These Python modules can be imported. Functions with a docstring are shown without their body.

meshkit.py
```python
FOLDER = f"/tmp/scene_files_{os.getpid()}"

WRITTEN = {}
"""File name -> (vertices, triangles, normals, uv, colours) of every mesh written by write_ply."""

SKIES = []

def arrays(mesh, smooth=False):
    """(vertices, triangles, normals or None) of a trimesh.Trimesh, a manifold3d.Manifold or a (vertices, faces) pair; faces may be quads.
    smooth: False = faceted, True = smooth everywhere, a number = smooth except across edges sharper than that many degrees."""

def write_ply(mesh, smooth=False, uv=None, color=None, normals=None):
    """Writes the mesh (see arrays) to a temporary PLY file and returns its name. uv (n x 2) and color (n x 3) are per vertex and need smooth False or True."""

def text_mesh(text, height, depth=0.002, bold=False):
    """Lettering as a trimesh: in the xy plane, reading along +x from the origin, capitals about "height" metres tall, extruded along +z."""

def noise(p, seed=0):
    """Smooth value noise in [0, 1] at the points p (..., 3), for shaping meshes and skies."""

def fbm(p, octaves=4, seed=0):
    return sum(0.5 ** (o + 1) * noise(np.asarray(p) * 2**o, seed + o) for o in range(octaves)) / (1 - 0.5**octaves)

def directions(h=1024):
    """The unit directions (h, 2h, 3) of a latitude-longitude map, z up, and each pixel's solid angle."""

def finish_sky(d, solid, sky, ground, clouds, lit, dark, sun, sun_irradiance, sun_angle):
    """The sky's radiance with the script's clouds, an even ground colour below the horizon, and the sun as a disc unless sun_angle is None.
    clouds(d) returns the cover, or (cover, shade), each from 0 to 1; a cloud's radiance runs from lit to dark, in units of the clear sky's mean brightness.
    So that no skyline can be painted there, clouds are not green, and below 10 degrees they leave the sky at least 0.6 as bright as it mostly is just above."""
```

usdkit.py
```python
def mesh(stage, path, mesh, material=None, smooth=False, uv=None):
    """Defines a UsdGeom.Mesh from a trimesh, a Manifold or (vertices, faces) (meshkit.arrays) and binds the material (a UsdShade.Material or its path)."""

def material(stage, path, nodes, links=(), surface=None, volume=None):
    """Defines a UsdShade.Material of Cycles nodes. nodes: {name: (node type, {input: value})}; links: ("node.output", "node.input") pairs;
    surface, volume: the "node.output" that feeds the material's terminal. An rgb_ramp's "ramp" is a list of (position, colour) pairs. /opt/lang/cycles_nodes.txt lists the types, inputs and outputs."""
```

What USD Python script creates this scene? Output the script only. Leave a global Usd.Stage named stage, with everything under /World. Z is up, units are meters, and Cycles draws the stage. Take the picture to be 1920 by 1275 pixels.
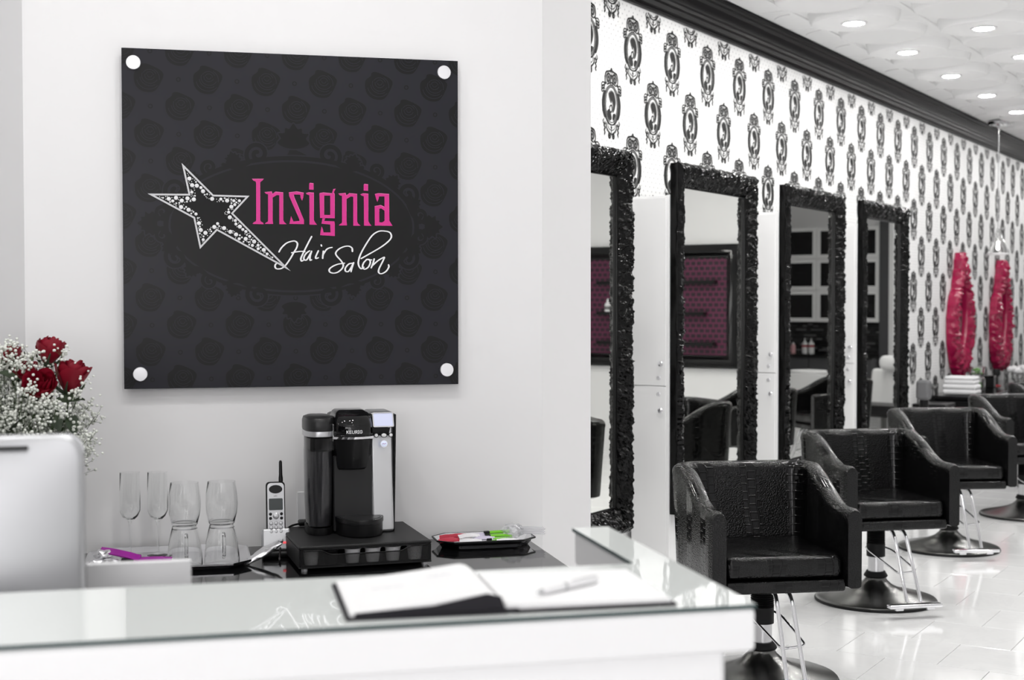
import math, random
import numpy as np, trimesh, usdkit, meshkit
import manifold3d as m3
from shapely.geometry import Polygon, LineString, Point, box as sbox, MultiPolygon
from shapely import affinity
from shapely.ops import unary_union
from pxr import Usd, UsdGeom, UsdLux, UsdShade, Gf, Sdf

stage = Usd.Stage.CreateInMemory()
UsdGeom.SetStageUpAxis(stage, 'Z'); UsdGeom.SetStageMetersPerUnit(stage, 1.0)
UsdGeom.Xform.Define(stage, '/World')
random.seed(7); RNG = np.random.default_rng(7)
PI = math.pi; Q = .5 ** .5
rad = math.radians

# ---------------------------------------------------------------- camera, light, exposure
EXPOSURE = 0.10
YAW, PITCH, ROLL = 31.6, -1.55, 0.06
cam = UsdGeom.Camera.Define(stage, '/World/camera')
cam.CreateProjectionAttr('perspective')
cam.CreateHorizontalApertureAttr(36.0); cam.CreateVerticalApertureAttr(36.0 * 1275 / 1920)
cam.CreateFocalLengthAttr(48.75)
cam.CreateFStopAttr(4.0); cam.CreateFocusDistanceAttr(4.6)
cam.CreateClippingRangeAttr((0.05, 200.0)); cam.CreateExposureAttr(EXPOSURE)
cx = UsdGeom.Xformable(cam.GetPrim())
cx.AddTranslateOp().Set(Gf.Vec3d(0, 0, 1.5)); cx.AddRotateZOp().Set(YAW); cx.AddRotateXOp(opSuffix='p').Set(90 + PITCH); cx.AddRotateZOp(opSuffix='r').Set(-ROLL)

DOWNLIGHT = 178.0           # emission of every ceiling downlight's lens
def window_light(path, centre, w, h, rotx, rotz, intensity):   # daylight through the shop window
    l = UsdLux.RectLight.Define(stage, path); l.CreateWidthAttr(w); l.CreateHeightAttr(h); l.CreateIntensityAttr(intensity)
    l.CreateColorAttr(Gf.Vec3f(1.0, .985, .99)); l.CreateNormalizeAttr(False)
    x = UsdGeom.Xformable(l.GetPrim()); x.AddTranslateOp().Set(Gf.Vec3d(*centre)); x.AddRotateZOp().Set(rotz); x.AddRotateXOp().Set(rotx)
window_light('/World/shopfront_daylight', (1.0, -3.28, 1.65), 3.8, 2.5, 90, 0, 4.3)

# ---------------------------------------------------------------- helpers
USED = {}
def free(path):
    n = USED.get(path, 0); USED[path] = n + 1
    return path if n == 0 else f'{path}_{n:03d}'
def data(p, **kw):
    for k, v in kw.items():
        if v: p.SetCustomDataByKey(k, v)
def thing(name, label, cat, loc=(0, 0, 0), rotz=0, group=None, kind=None):
    x = UsdGeom.Xform.Define(stage, free('/World/' + name))
    x.AddTranslateOp().Set(Gf.Vec3d(*map(float, loc))); x.AddRotateZOp().Set(float(rotz))
    data(x.GetPrim(), label=label, category=cat, group=group, kind=kind)
    return str(x.GetPath())
def part(parent, name, mesh, mat, smooth=35, label=None, kind=None):
    m = usdkit.mesh(stage, free(parent + '/' + name), mesh, M[mat] if isinstance(mat, str) else mat, smooth=smooth)
    data(m.GetPrim(), label=label, kind=kind)
    return str(m.GetPath())
def solo(name, mesh, mat, label, cat, smooth=35, group=None, loc=None, rotz=0):
    p = part('/World', name, mesh, mat, smooth)
    if loc is not None:
        x = UsdGeom.Xformable(stage.GetPrimAtPath(p)); x.AddTranslateOp().Set(Gf.Vec3d(*map(float, loc))); x.AddRotateZOp().Set(float(rotz))
    data(stage.GetPrimAtPath(p), label=label, category=cat, group=group)
    return p
def struct(name, mesh, mat, smooth=False, label=None, parent='/World', cat=None):
    p = part(parent, name, mesh, mat, smooth, label)
    data(stage.GetPrimAtPath(p), kind='structure', category=cat)
    return p
def sroot(name, label, cat=None):
    x = UsdGeom.Xform.Define(stage, free('/World/' + name)); data(x.GetPrim(), label=label, kind='structure', category=cat); return str(x.GetPath())
def dup(src, loc, rotz, label, group=None):
    base = src.split('/')[-1]
    while base[-4:-3] == '_' and base[-3:].isdigit(): base = base[:-4]
    sp = stage.GetPrimAtPath(src); cd = sp.GetCustomData()
    x = UsdGeom.Xform.Define(stage, free('/World/' + base))
    p = x.GetPrim(); p.GetReferences().AddInternalReference(src); p.SetInstanceable(True)
    x.ClearXformOpOrder()
    ops = UsdGeom.Xformable(p)
    t = p.GetAttribute('xformOp:translate'); r = p.GetAttribute('xformOp:rotateZ')
    t.Set(Gf.Vec3d(*map(float, loc))); r.Set(float(rotz)); p.GetAttribute('xformOpOrder').Set(['xformOp:translate', 'xformOp:rotateZ'])
    data(p, label=label, category=cd['category'], group=group or cd.get('group'))
    return str(p.GetPath())

def R2W(a, b, z=0.0): return ((a - b) * Q, (a + b) * Q, z)       # reception axes (45 degrees to the salon) -> world
def cat(*ms): return trimesh.util.concatenate([tm(m) for m in ms])
def tm(m):
    if hasattr(m, 'to_mesh'):
        k = m.to_mesh(); return trimesh.Trimesh(np.array(k.vert_properties[:, :3], float), np.array(k.tri_verts, int), process=False)
    return m
def mv(m, x=0, y=0, z=0): m = tm(m).copy(); m.apply_translation((x, y, z)); return m
def rot(m, deg, ax, at=(0, 0, 0)):
    m = tm(m).copy(); m.apply_transform(trimesh.transformations.rotation_matrix(rad(deg), ax, at)); return m
def bx(x0, x1, y0, y1, z0, z1):
    m = trimesh.creation.box((x1 - x0, y1 - y0, z1 - z0)); m.apply_translation(((x0 + x1) / 2, (y0 + y1) / 2, (z0 + z1) / 2)); return m
def rb(x0, x1, y0, y1, z0, z1, r=.004, seg=8):
    r = min(r, (x1 - x0) / 2.01, (y1 - y0) / 2.01, (z1 - z0) / 2.01)
    s = m3.Manifold.sphere(r, seg)
    return tm(m3.Manifold.batch_hull([s.translate((x, y, z)) for x in (x0 + r, x1 - r) for y in (y0 + r, y1 - r) for z in (z0 + r, z1 - r)]))
def cb(x0, x1, y0, y1, z0, z1, c=.002):                            # chamfered box, 24 vertices
    pts = []
    for sx, X in ((1, x0), (-1, x1)):
        for sy, Y in ((1, y0), (-1, y1)):
            for sz, Z in ((1, z0), (-1, z1)):
                pts += [(X, Y + sy * c, Z + sz * c), (X + sx * c, Y, Z + sz * c), (X + sx * c, Y + sy * c, Z)]
    return tm(m3.Manifold.hull_points(np.array(pts)))
def lathe(profile, seg=32): return trimesh.creation.revolve(np.array(profile, float), sections=seg)
def cyl(r, z0, z1, seg=24, x=0, y=0, c=0):
    p = [(0, z0), (r - c, z0), (r, z0 + c), (r, z1 - c), (r - c, z1), (0, z1)] if c else [(0, z0), (r, z0), (r, z1), (0, z1)]
    return mv(lathe(p, seg), x, y)
def ext(poly, d, z=0.0):
    gs = [g for g in getattr(poly, 'geoms', [poly]) if g.geom_type == 'Polygon' and g.area > 1e-10]
    return mv(trimesh.util.concatenate([trimesh.creation.extrude_polygon(g, d, engine='earcut') for g in gs]), 0, 0, z)
def flat(poly):                                                    # triangulated flat print, one side
    V, F, n = [], [], 0
    for g in getattr(poly, 'geoms', [poly]):
        if g.geom_type != 'Polygon' or g.area < 1e-10: continue
        v, f = trimesh.creation.triangulate_polygon(g, engine='earcut')
        V.append(np.c_[v, np.zeros(len(v))]); F.append(np.array(f) + n); n += len(v)
    return trimesh.Trimesh(np.vstack(V), np.vstack(F), process=False)
def upright(m):                                                    # xy plane -> xz plane facing -y
    m = tm(m).copy(); m.apply_transform(np.array([[1, 0, 0, 0], [0, 0, -1, 0], [0, 1, 0, 0], [0, 0, 0, 1.]])); return m
def spline(pts, n=8, closed=False):
    P = np.array(pts, float); k = len(P); out = []
    for i in range(k if closed else k - 1):
        g = (lambda j: P[j % k]) if closed else (lambda j: P[min(max(j, 0), k - 1)])
        p0, p1, p2, p3 = g(i - 1), g(i), g(i + 1), g(i + 2)
        for t in np.linspace(0, 1, n, endpoint=False):
            out.append(.5 * (2 * p1 + (p2 - p0) * t + (2 * p0 - 5 * p1 + 4 * p2 - p3) * t * t + (3 * p1 - p0 - 3 * p2 + p3) * t ** 3))
    if not closed: out.append(P[-1])
    return np.array(out)
def loft(rings, caps=True, closed=False):
    rings = np.array(rings, float); n, k = rings.shape[:2]; v = rings.reshape(-1, 3); f = []
    for i in range(n if closed else n - 1):
        j = (i + 1) % n
        for a in range(k):
            b = (a + 1) % k
            f += [(i * k + a, j * k + a, j * k + b), (i * k + a, j * k + b, i * k + b)]
    if caps and not closed:
        v = np.vstack([v, rings[0].mean(0), rings[-1].mean(0)]); c0, c1 = len(v) - 2, len(v) - 1
        for a in range(k):
            b = (a + 1) % k
            f += [(c0, a, b), (c1, (n - 1) * k + b, (n - 1) * k + a)]
    m = trimesh.Trimesh(v, np.array(f), process=False)
    if m.volume < 0: m.invert()
    return m
def tube(pts, r, seg=10, closed=False):
    P = np.array(pts, float); n = len(P); rr = np.broadcast_to(np.asarray(r, float), n)
    T = np.gradient(P, axis=0) if not closed else np.roll(P, -1, 0) - np.roll(P, 1, 0)
    T /= np.linalg.norm(T, axis=1, keepdims=True)
    u = np.cross(T[0], (0, 0, 1) if abs(T[0][2]) < .9 else (1, 0, 0)); u /= np.linalg.norm(u); rings = []
    for i in range(n):
        u = u - T[i] * (u @ T[i]); u /= np.linalg.norm(u); w = np.cross(T[i], u)
        a = np.linspace(0, 2 * PI, seg, endpoint=False)
        rings.append(P[i] + rr[i] * (np.cos(a)[:, None] * u + np.sin(a)[:, None] * w))
    return loft(rings, closed=closed)
def bend(pts, r=.02, n=5):                                         # polyline with rounded corners
    P = [np.array(p, float) for p in pts]; out = [P[0]]
    for i in range(1, len(P) - 1):
        a, b = P[i - 1] - P[i], P[i + 1] - P[i]; la, lb = np.linalg.norm(a), np.linalg.norm(b)
        d = min(r, la * .45, lb * .45); p, q = P[i] + a / la * d, P[i] + b / lb * d
        for t in np.linspace(0, 1, n): out.append((1 - t) ** 2 * p + 2 * t * (1 - t) * P[i] + t * t * q)
    out.append(P[-1]); return np.array(out)
def stroke(pts, w, n=6): return LineString(spline(pts, n)).buffer(w / 2, quad_segs=3)
def rrect(x0, x1, y0, y1, r, q=4): return sbox(x0 + r, y0 + r, x1 - r, y1 - r).buffer(r, quad_segs=q)
def ell(cx, cy, a, b, n=40): t = np.linspace(0, 2 * PI, n, endpoint=False); return Polygon(np.c_[cx + a * np.cos(t), cy + b * np.sin(t)])

# ---------------------------------------------------------------- materials
M = {}
def mat(name, color, rough=.5, metal=0.0, bump=None, **kw):
    nodes = {'p': ('principled_bsdf', dict(base_color=color, roughness=rough, metallic=metal, **kw))}; links = []
    if bump:                                                       # (scale, strength, distance)
        nodes |= {'tc': ('texture_coordinate', {}), 'n': ('noise_texture', dict(scale=bump[0], detail=3.0)), 'b': ('bump', dict(strength=bump[1], distance=bump[2]))}
        links += [('tc.object', 'n.vector'), ('n.fac', 'b.height'), ('b.normal', 'p.normal')]
    M[name] = usdkit.material(stage, '/World/Looks/' + name, nodes, links, surface='p.BSDF')
def graph(name, nodes, links, surface): M[name] = usdkit.material(stage, '/World/Looks/' + name, nodes, links, surface=surface)
mat('white_wall', (.86, .855, .862), .6, bump=(60, .03, .002))
mat('ceiling_white', (.93, .93, .93), .75)
mat('tile_gap', (.42, .42, .42), .6)
mat('crown_black', (.004, .0035, .004), .3, specular_ior_level=.06)
mat('gloss_black', (.004, .004, .0045), .06, specular_ior_level=.4)
mat('satin_black', (.006, .006, .0065), .33, specular_ior_level=.28)
mat('matte_black', (.006, .006, .0065), .55, specular_ior_level=.25)
mat('soft_black', (.012, .012, .0125), .5, bump=(700, .15, .0004), specular_ior_level=.3)
mat('charcoal', (.020, .020, .021), .36, specular_ior_level=.35)
mat('white_lacquer', (.86, .86, .865), .3)
mat('white_plastic', (.84, .84, .85), .35)
mat('door_white', (.90, .90, .90), .38)
mat('chrome', (.82, .82, .84), .08, 1.0)
mat('brushed', (.80, .80, .82), .36, 1.0)
mat('base_metal', (.19, .19, .185), .22, 1.0)
mat('post_metal', (.55, .55, .56), .3, 1.0)
mat('silver_plastic', (.55, .555, .57), .3, .7)
mat('aluminium', (.56, .565, .58), .42, .9)
mat('column_silver', (.60, .605, .615), .4, .9)
mat('mirror', (.76, .77, .74), .0, 1.0)
mat('dark_mirror', (.10, .10, .10), .02, 1.0)
mat('frame_black', (.002, .002, .002), .12, specular_ior_level=.2)
mat('pink_lacquer', (.33, .004, .055), .2, specular_ior_level=.6)
mat('print_black', (.006, .006, .006), .55, specular_ior_level=.15)
mat('print_grey', (.16, .16, .16), .5)
mat('print_white', (.85, .85, .85), .5)
mat('sign_lettering_pink', (.68, .012, .26), .3)
mat('sign_white', (.88, .88, .9), .35)
mat('sign_silver', (.62, .62, .64), .3)
mat('sign_stone', (.84, .84, .86), .12, coat_weight=.6)
mat('sign_dark', (.0075, .0075, .0078), .3, specular_ior_level=.2)
mat('sign_rose', (.0085, .0085, .0088), .3, specular_ior_level=.2)
mat('sign_black', (.0025, .0025, .003), .3, specular_ior_level=.2)
mat('paper', (.88, .88, .885), .6)
mat('ink', (.55, .55, .62), .6)
mat('desk_grey', (.09, .09, .092), .4)
mat('cover_black', (.010, .009, .013), .5, specular_ior_level=.25)
mat('petal_red', (.27, .0015, .018), .5)
mat('leaf_green', (.035, .055, .028), .5)
mat('stem_green', (.06, .10, .035), .5)
mat('breath_white', (.80, .82, .76), .6)
mat('cup_white', (.82, .82, .83), .4)
mat('packet_red', (.48, .02, .05), .45)
mat('packet_white', (.82, .81, .83), .5)
mat('packet_lavender', (.62, .58, .72), .5)
mat('packet_green', (.18, .55, .015), .45)
mat('packet_magenta', (.36, .008, .34), .4)
mat('packet_pink', (.72, .40, .42), .4)
mat('towel', (.82, .82, .83), .85, bump=(300, .4, .002))
mat('grey_fabric', (.14, .14, .145), .7)
mat('grey_panel', (.065, .065, .07), .5)
mat('plant_green', (.10, .28, .04), .5)
mat('lcd', (.45, .47, .6), .25, emission_color=(.72, .76, 1.0), emission_strength=.35)
mat('lcd_dark', (.035, .045, .045), .2)
mat('led_red', (.8, .1, .12), .4, emission_color=(1, .1, .12), emission_strength=.6)
mat('clear_plastic', (.93, .93, .95), .18, transmission_weight=.75, ior=1.3)
mat('bottle_red', (.35, .02, .03), .4)
mat('lamp_lens', (1, 1, 1), .5, emission_color=(1, .99, .97), emission_strength=DOWNLIGHT)
mat('smoke_glass', (.86, .86, .88), .03, transmission_weight=1.0, ior=1.2)
mat('water_dark', (.035, .035, .038), .12, specular_ior_level=.6)
mat('clear_glass', (.985, .99, .988), .0, transmission_weight=1.0, ior=1.45)
mat('glass_edge', (.035, .062, .062), .2)
mat('counter_glass', (.79, .82, .805), .02, ior=1.52, specular_ior_level=.5)

# polished white floor tiles with faint veins
graph('floor_tile', {'geo': ('geometry', {}), 'n': ('noise_texture', dict(scale=1.7, detail=6.0, roughness=.65, distortion=1.4)),
      'r': ('rgb_ramp', dict(ramp=[(0, (.80, .80, .805)), (.46, (.86, .86, .862)), (.5, (.835, .835, .84)), (.54, (.865, .865, .867)), (1, (.87, .87, .872))])),
      'p': ('principled_bsdf', dict(roughness=.09, coat_weight=.3, coat_roughness=.03))}, [('geo.position', 'n.vector'), ('n.fac', 'r.fac'), ('r.color', 'p.base_color')], 'p.BSDF')
# crocodile-embossed black leather: vertical bands of square scales between fine grain
graph('croc_leather', {'tc': ('texture_coordinate', {}), 's': ('separate_xyz', {}), 'u': ('math', dict(math_type='add')), 'cv': ('combine_xyz', {}),
      'br': ('brick_texture', dict(scale=1.0, offset=.5, brick_width=.034, row_height=.034, mortar_size=.004, mortar_smooth=.5, color1=(1, 1, 1), color2=(.8, .8, .8), mortar=(0, 0, 0))),
      'nz': ('noise_texture', dict(scale=9.0, detail=1.0)), 'wob': ('math', dict(math_type='multiply_add', value2=.03)),
      'sw': ('combine_xyz', {}), 'dv': ('math', dict(math_type='divide', value2=.19)), 'fr': ('math', dict(math_type='fraction')), 'ce': ('math', dict(math_type='subtract', value2=.5)), 'ab': ('math', dict(math_type='absolute')),
      'lt': ('math', dict(math_type='less_than', value2=.19)),
      'vo': ('voronoi_texture', dict(scale=170.0, feature='f1')), 'mx': ('mix_float', {}), 'vs': ('math', dict(math_type='multiply', value2=.9)),
      'bp': ('bump', dict(strength=.55, distance=.0035)), 'p': ('principled_bsdf', dict(base_color=(.0035, .0035, .0037), roughness=.12, specular_ior_level=.3))},
      [('tc.object', 's.vector'), ('s.x', 'u.value1'), ('s.y', 'u.value2'), ('tc.object', 'nz.vector'), ('nz.fac', 'wob.value1'), ('u.value', 'wob.value3'),
       ('s.z', 'cv.x'), ('wob.value', 'cv.y'), ('cv.vector', 'br.vector'), ('wob.value', 'dv.value1'), ('dv.value', 'fr.value1'), ('fr.value', 'ce.value1'), ('ce.value', 'ab.value1'), ('ab.value', 'lt.value1'),
       ('tc.object', 'vo.vector'), ('vo.distance', 'vs.value1'), ('lt.value', 'mx.fac'), ('vs.value', 'mx.a'), ('br.fac', 'mx.b'), ('mx.result', 'bp.height'), ('bp.normal', 'p.normal')], 'p.BSDF')
# wallpaper ground: pale with a lattice of small grey dots (metres on the wall plane)
graph('wallpaper', {'geo': ('geometry', {}), 's': ('separate_xyz', {}),
      'y1': ('math', dict(math_type='divide', value2=.05)), 'z1': ('math', dict(math_type='divide', value2=.05)),
      'ad': ('math', dict(math_type='add')), 'sb': ('math', dict(math_type='subtract')),
      'f1': ('math', dict(math_type='fraction')), 'f2': ('math', dict(math_type='fraction')),
      'c1': ('math', dict(math_type='subtract', value2=.5)), 'c2': ('math', dict(math_type='subtract', value2=.5)),
      'q1': ('math', dict(math_type='multiply')), 'q2': ('math', dict(math_type='multiply')), 'sm': ('math', dict(math_type='add')), 'lt': ('math', dict(math_type='less_than', value2=.019)),
      'mx': ('mix', dict(color1=(.80, .80, .80), color2=(.46, .46, .47))), 'p': ('principled_bsdf', dict(roughness=.55))},
      [('geo.position', 's.vector'), ('s.y', 'y1.value1'), ('s.z', 'z1.value1'), ('y1.value', 'ad.value1'), ('z1.value', 'ad.value2'), ('y1.value', 'sb.value1'), ('z1.value', 'sb.value2'),
       ('ad.value', 'f1.value1'), ('sb.value', 'f2.value1'), ('f1.value', 'c1.value1'), ('f2.value', 'c2.value1'), ('c1.value', 'q1.value1'), ('c1.value', 'q1.value2'), ('c2.value', 'q2.value1'), ('c2.value', 'q2.value2'),
       ('q1.value', 'sm.value1'), ('q2.value', 'sm.value2'), ('sm.value', 'lt.value1'), ('lt.value', 'mx.fac'), ('mx.color', 'p.base_color')], 'p.BSDF')
# sign panel: charcoal print with fine grain
graph('sign_panel', {'tc': ('texture_coordinate', {}), 'n': ('noise_texture', dict(scale=900.0, detail=1.0)), 'r': ('rgb_ramp', dict(ramp=[(0, (.011, .011, .015)), (1, (.024, .0235, .031))])),
      'p': ('principled_bsdf', dict(roughness=.3, specular_ior_level=.2))}, [('tc.object', 'n.vector'), ('n.fac', 'r.fac'), ('r.color', 'p.base_color')], 'p.BSDF')
# wire mesh of the pod drawer: black strands with open holes
graph('wire_mesh', {'tc': ('texture_coordinate', {}), 's': ('separate_xyz', {}), 'a': ('math', dict(math_type='add')), 'b': ('math', dict(math_type='subtract')),
      'da': ('math', dict(math_type='divide', value2=.0036)), 'db': ('math', dict(math_type='divide', value2=.0036)), 'fa': ('math', dict(math_type='fraction')), 'fb': ('math', dict(math_type='fraction')),
      'la': ('math', dict(math_type='greater_than', value2=.36)), 'lb': ('math', dict(math_type='greater_than', value2=.36)), 'h': ('math', dict(math_type='multiply')),
      't': ('transparent_bsdf', {}), 'd': ('principled_bsdf', dict(base_color=(.012, .012, .012), roughness=.4)), 'm': ('mix_closure', {})},
      [('tc.object', 's.vector'), ('s.x', 'a.value1'), ('s.z', 'a.value2'), ('s.x', 'b.value1'), ('s.z', 'b.value2'), ('a.value', 'da.value1'), ('b.value', 'db.value1'), ('da.value', 'fa.value1'), ('db.value', 'fb.value1'),
       ('fa.value', 'la.value1'), ('fb.value', 'lb.value1'), ('la.value', 'h.value1'), ('lb.value', 'h.value2'), ('h.value', 'm.fac'), ('d.BSDF', 'm.closure1'), ('t.BSDF', 'm.closure2')], 'm.closure')
# honeycomb-printed magenta backing of the product display
graph('honeycomb_pink', {'geo': ('geometry', {}), 'v': ('brick_texture', dict(scale=1.0, offset=.5, brick_width=.060, row_height=.050, mortar_size=.015, mortar_smooth=1.0, color1=(.008, .0015, .006), color2=(.012, .002, .008), mortar=(.125, .009, .055))), 's': ('separate_xyz', {}), 'c': ('combine_xyz', {}),
      'p': ('principled_bsdf', dict(roughness=.5))}, [('geo.position', 's.vector'), ('s.x', 'c.x'), ('s.z', 'c.y'), ('c.vector', 'v.vector'), ('v.color', 'p.base_color')], 'p.BSDF')
# ---------------------------------------------------------------- the room
K = .945                                   # the salon's size beyond the reception
CEIL, WX, GX = 1.5 + 1.85 * K, -3.5 * K, -3.235 * K          # ceiling height, wallpaper wall, plane of the mirrors' glass
# floor: grout bed, then tiles in running bond; the nearest 300 are parts, the rest one mesh
fl = sroot('floor', 'glossy white floor tiles laid in running bond', 'floor')
struct('floor_bed', bx(-6, 3.5, -3.2, 18.6, -.06, -.0045), 'tile_gap', parent=fl)
TX, TY = .4267, .395; cells = []
for j in range(-24, 34):
    y0 = 6.172 + TY * j; off = -1.707 if j % 2 == 0 else -1.918
    for i in range(-11, 14):
        x0 = off + TX * i
        a0, a1, b0, b1 = max(x0, -6), min(x0 + TX, 3.5), max(y0, -3.2), min(y0 + TY, 18.6)
        if a1 - a0 > .03 and b1 - b0 > .03:
            cells.append((a0, a1, b0, b1))
g = .0014
def ftile(c): return cb(c[0] + g, c[1] - g, c[2] + g, c[3] - g, -.0045, 0, .0008)
def shown(c):
    x, y = (c[0] + c[1]) / 2, (c[2] + c[3]) / 2
    inside = -3.6 < x < .9 and 4.3 < y < 13.5 and math.degrees(math.atan2(-x, y)) < 33 and math.degrees(math.atan2(-x, y)) > 3
    return (0 if inside else 1, math.hypot(x, y))
cells.sort(key=shown)
for c in cells[:220]: part(fl, 'tile', ftile(c), 'floor_tile', False)
part(fl, 'tile_field', cat(*[ftile(c) for c in cells[220:]]), 'floor_tile', False, kind='stuff')

# walls
blk = Polygon([(-6.1, 2.629), (-3.240, 2.629), (-2.167, 3.702), (-2.167, 4.016), (-6.1, 4.016)])
struct('wall_reception', mv(ext(blk, CEIL + .15), 0, 0, -.02), 'white_wall', label='white reception wall with a canted face behind the salon sign')
wl = sroot('wall_left', 'salon wall papered in white with black cameo medallions', 'wall')
part(wl, 'wall_surface', bx(WX - .12, WX, 4.016, 18.72, -.02, CEIL + .15), 'wallpaper', False)
struct('wall_back', bx(-3.5, 3.62, 18.6, 18.72, -.02, CEIL + .15), 'white_wall', label='white end wall of the salon')
struct('wall_right', bx(3.5, 3.62, -3.32, 18.6, -.02, CEIL + .15), 'white_wall', label='plain white wall opposite the mirrors')
struct('wall_partition', bx(-1.32, 3.5, 12.36, 12.5, -.02, CEIL), 'white_wall', label='white partition carrying the product display')
struct('wall_side', bx(-6.1, -6, -3.2, 2.629, -.02, CEIL + .15), 'white_wall', label='plain white side wall of the reception')
wf = sroot('wall_front', 'shopfront wall with a wide window', 'wall')
part(wf, 'wall_surface', cat(bx(-6.1, -3.75, -3.32, -3.2, -.02, CEIL + .15), bx(2.95, 3.5, -3.32, -3.2, -.02, CEIL + .15), bx(-3.75, 2.95, -3.32, -3.2, -.02, .38), bx(-3.75, 2.95, -3.32, -3.2, 2.92, CEIL + .15)), 'white_wall', False)
w1 = sroot('window_1', 'wide shopfront window behind the reception', 'window')
part(w1, 'window_frame', cat(*[cb(x - .03, x + .03, -3.26, -3.2, .38, 2.92) for x in (-3.72, -1.5, .7, 2.92)], cb(-3.75, 2.95, -3.26, -3.2, .38, .44), cb(-3.75, 2.95, -3.26, -3.2, 2.86, 2.92)), 'satin_black', False)

# crown moulding along the wallpaper wall
prof = [(0, 0), (.022, 0), (.026, .012), (.022, .022), (.034, .030), (.040, .052), (.052, .062), (.056, .078), (.066, .086), (.074, .112), (.092, .136), (.112, .146), (.116, .160), (.128, .166), (.134, .182), (.134, .19), (0, .19)]
CZ = CEIL - .19 * K
prof = [(x * K, z * K) for x, z in prof]
rings = [[(WX + x, y, CZ + z) for x, z in prof] for y in (4.02, 18.59)]
tr = struct('trim_1', loft(rings), 'crown_black', 25, label='stepped black crown moulding between wallpaper and ceiling', cat='moulding')
struct('baseboard_left', cb(WX, WX + .015, 4.02, 18.59, 0, .1), 'white_lacquer')

# ceiling: slab, tiles with round raised discs over the salon
ce = sroot('ceiling', 'white ceiling of square tiles with raised round discs', 'ceiling')
part(ce, 'ceiling_slab', bx(-6.1, 3.62, -3.32, 18.72, CEIL + .012, CEIL + .15), 'ceiling_white', False)
CTX, CTY = .667 * K, .61 * K
CX0, CY0 = -3.145 * K, 4.79 * K
def disc(x, y, r, drop, sx=1.0):
    z = CEIL
    m = lathe([(r + .012, .002), (r + .004, -.001), (r, -drop * .35), (r - .008, -drop * .75), (r - .022, -drop * .97), (r - .05, -drop), (r * .4, -drop * .9), (0, -drop * .86)], 36)
    m.apply_scale((sx, 1, 1)); return mv(m, x, y, z)
LIT = []
lit0 = 8.74
for i in range(-1, 10):
    for j in range(0, 25):
        x0, y0 = CX0 + i * CTX, CY0 + j * CTY
        x1, y1 = x0 + CTX, y0 + CTY
        if i < 0: x0 = WX + .13
        if x1 > 3.5 or y1 > 18.6: continue
        if x0 > -1.5 and y1 > 12.3: continue
        xc, yc = (x0 + x1) / 2, (y0 + y1) / 2
        tile = cb(x0 + .003, x1 - .003, y0 + .003, y1 - .003, CEIL, CEIL + .012, .003)
        ms = [tile]
        if i < 0:
            m = Point(x1, yc).buffer(.18, quad_segs=9).intersection(sbox(x0, y0, x1 - .004, y1)); ms.append(ext(m, .005, CEIL - .005))
        else:
            lit = (i % 2 == 0 and j % 2 == 0) or (i % 2 == 1 and j % 2 == 1)
            if lit: LIT.append((xc, yc, i, j))
            ms.append(disc(xc, yc, .272, .066 if lit else .052))
        part(ce, 'tile', cat(*ms), 'ceiling_white', 40)
part(ce, 'tile_rib', cat(*[cb(CX0 + i * CTX - .016, CX0 + i * CTX + .016, CY0, 18.59 if i < 3 else 12.35, CEIL - .011, CEIL + .002, .004) for i in (0, 1, 2, 3, 4, 5)]), 'ceiling_white', False)

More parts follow.
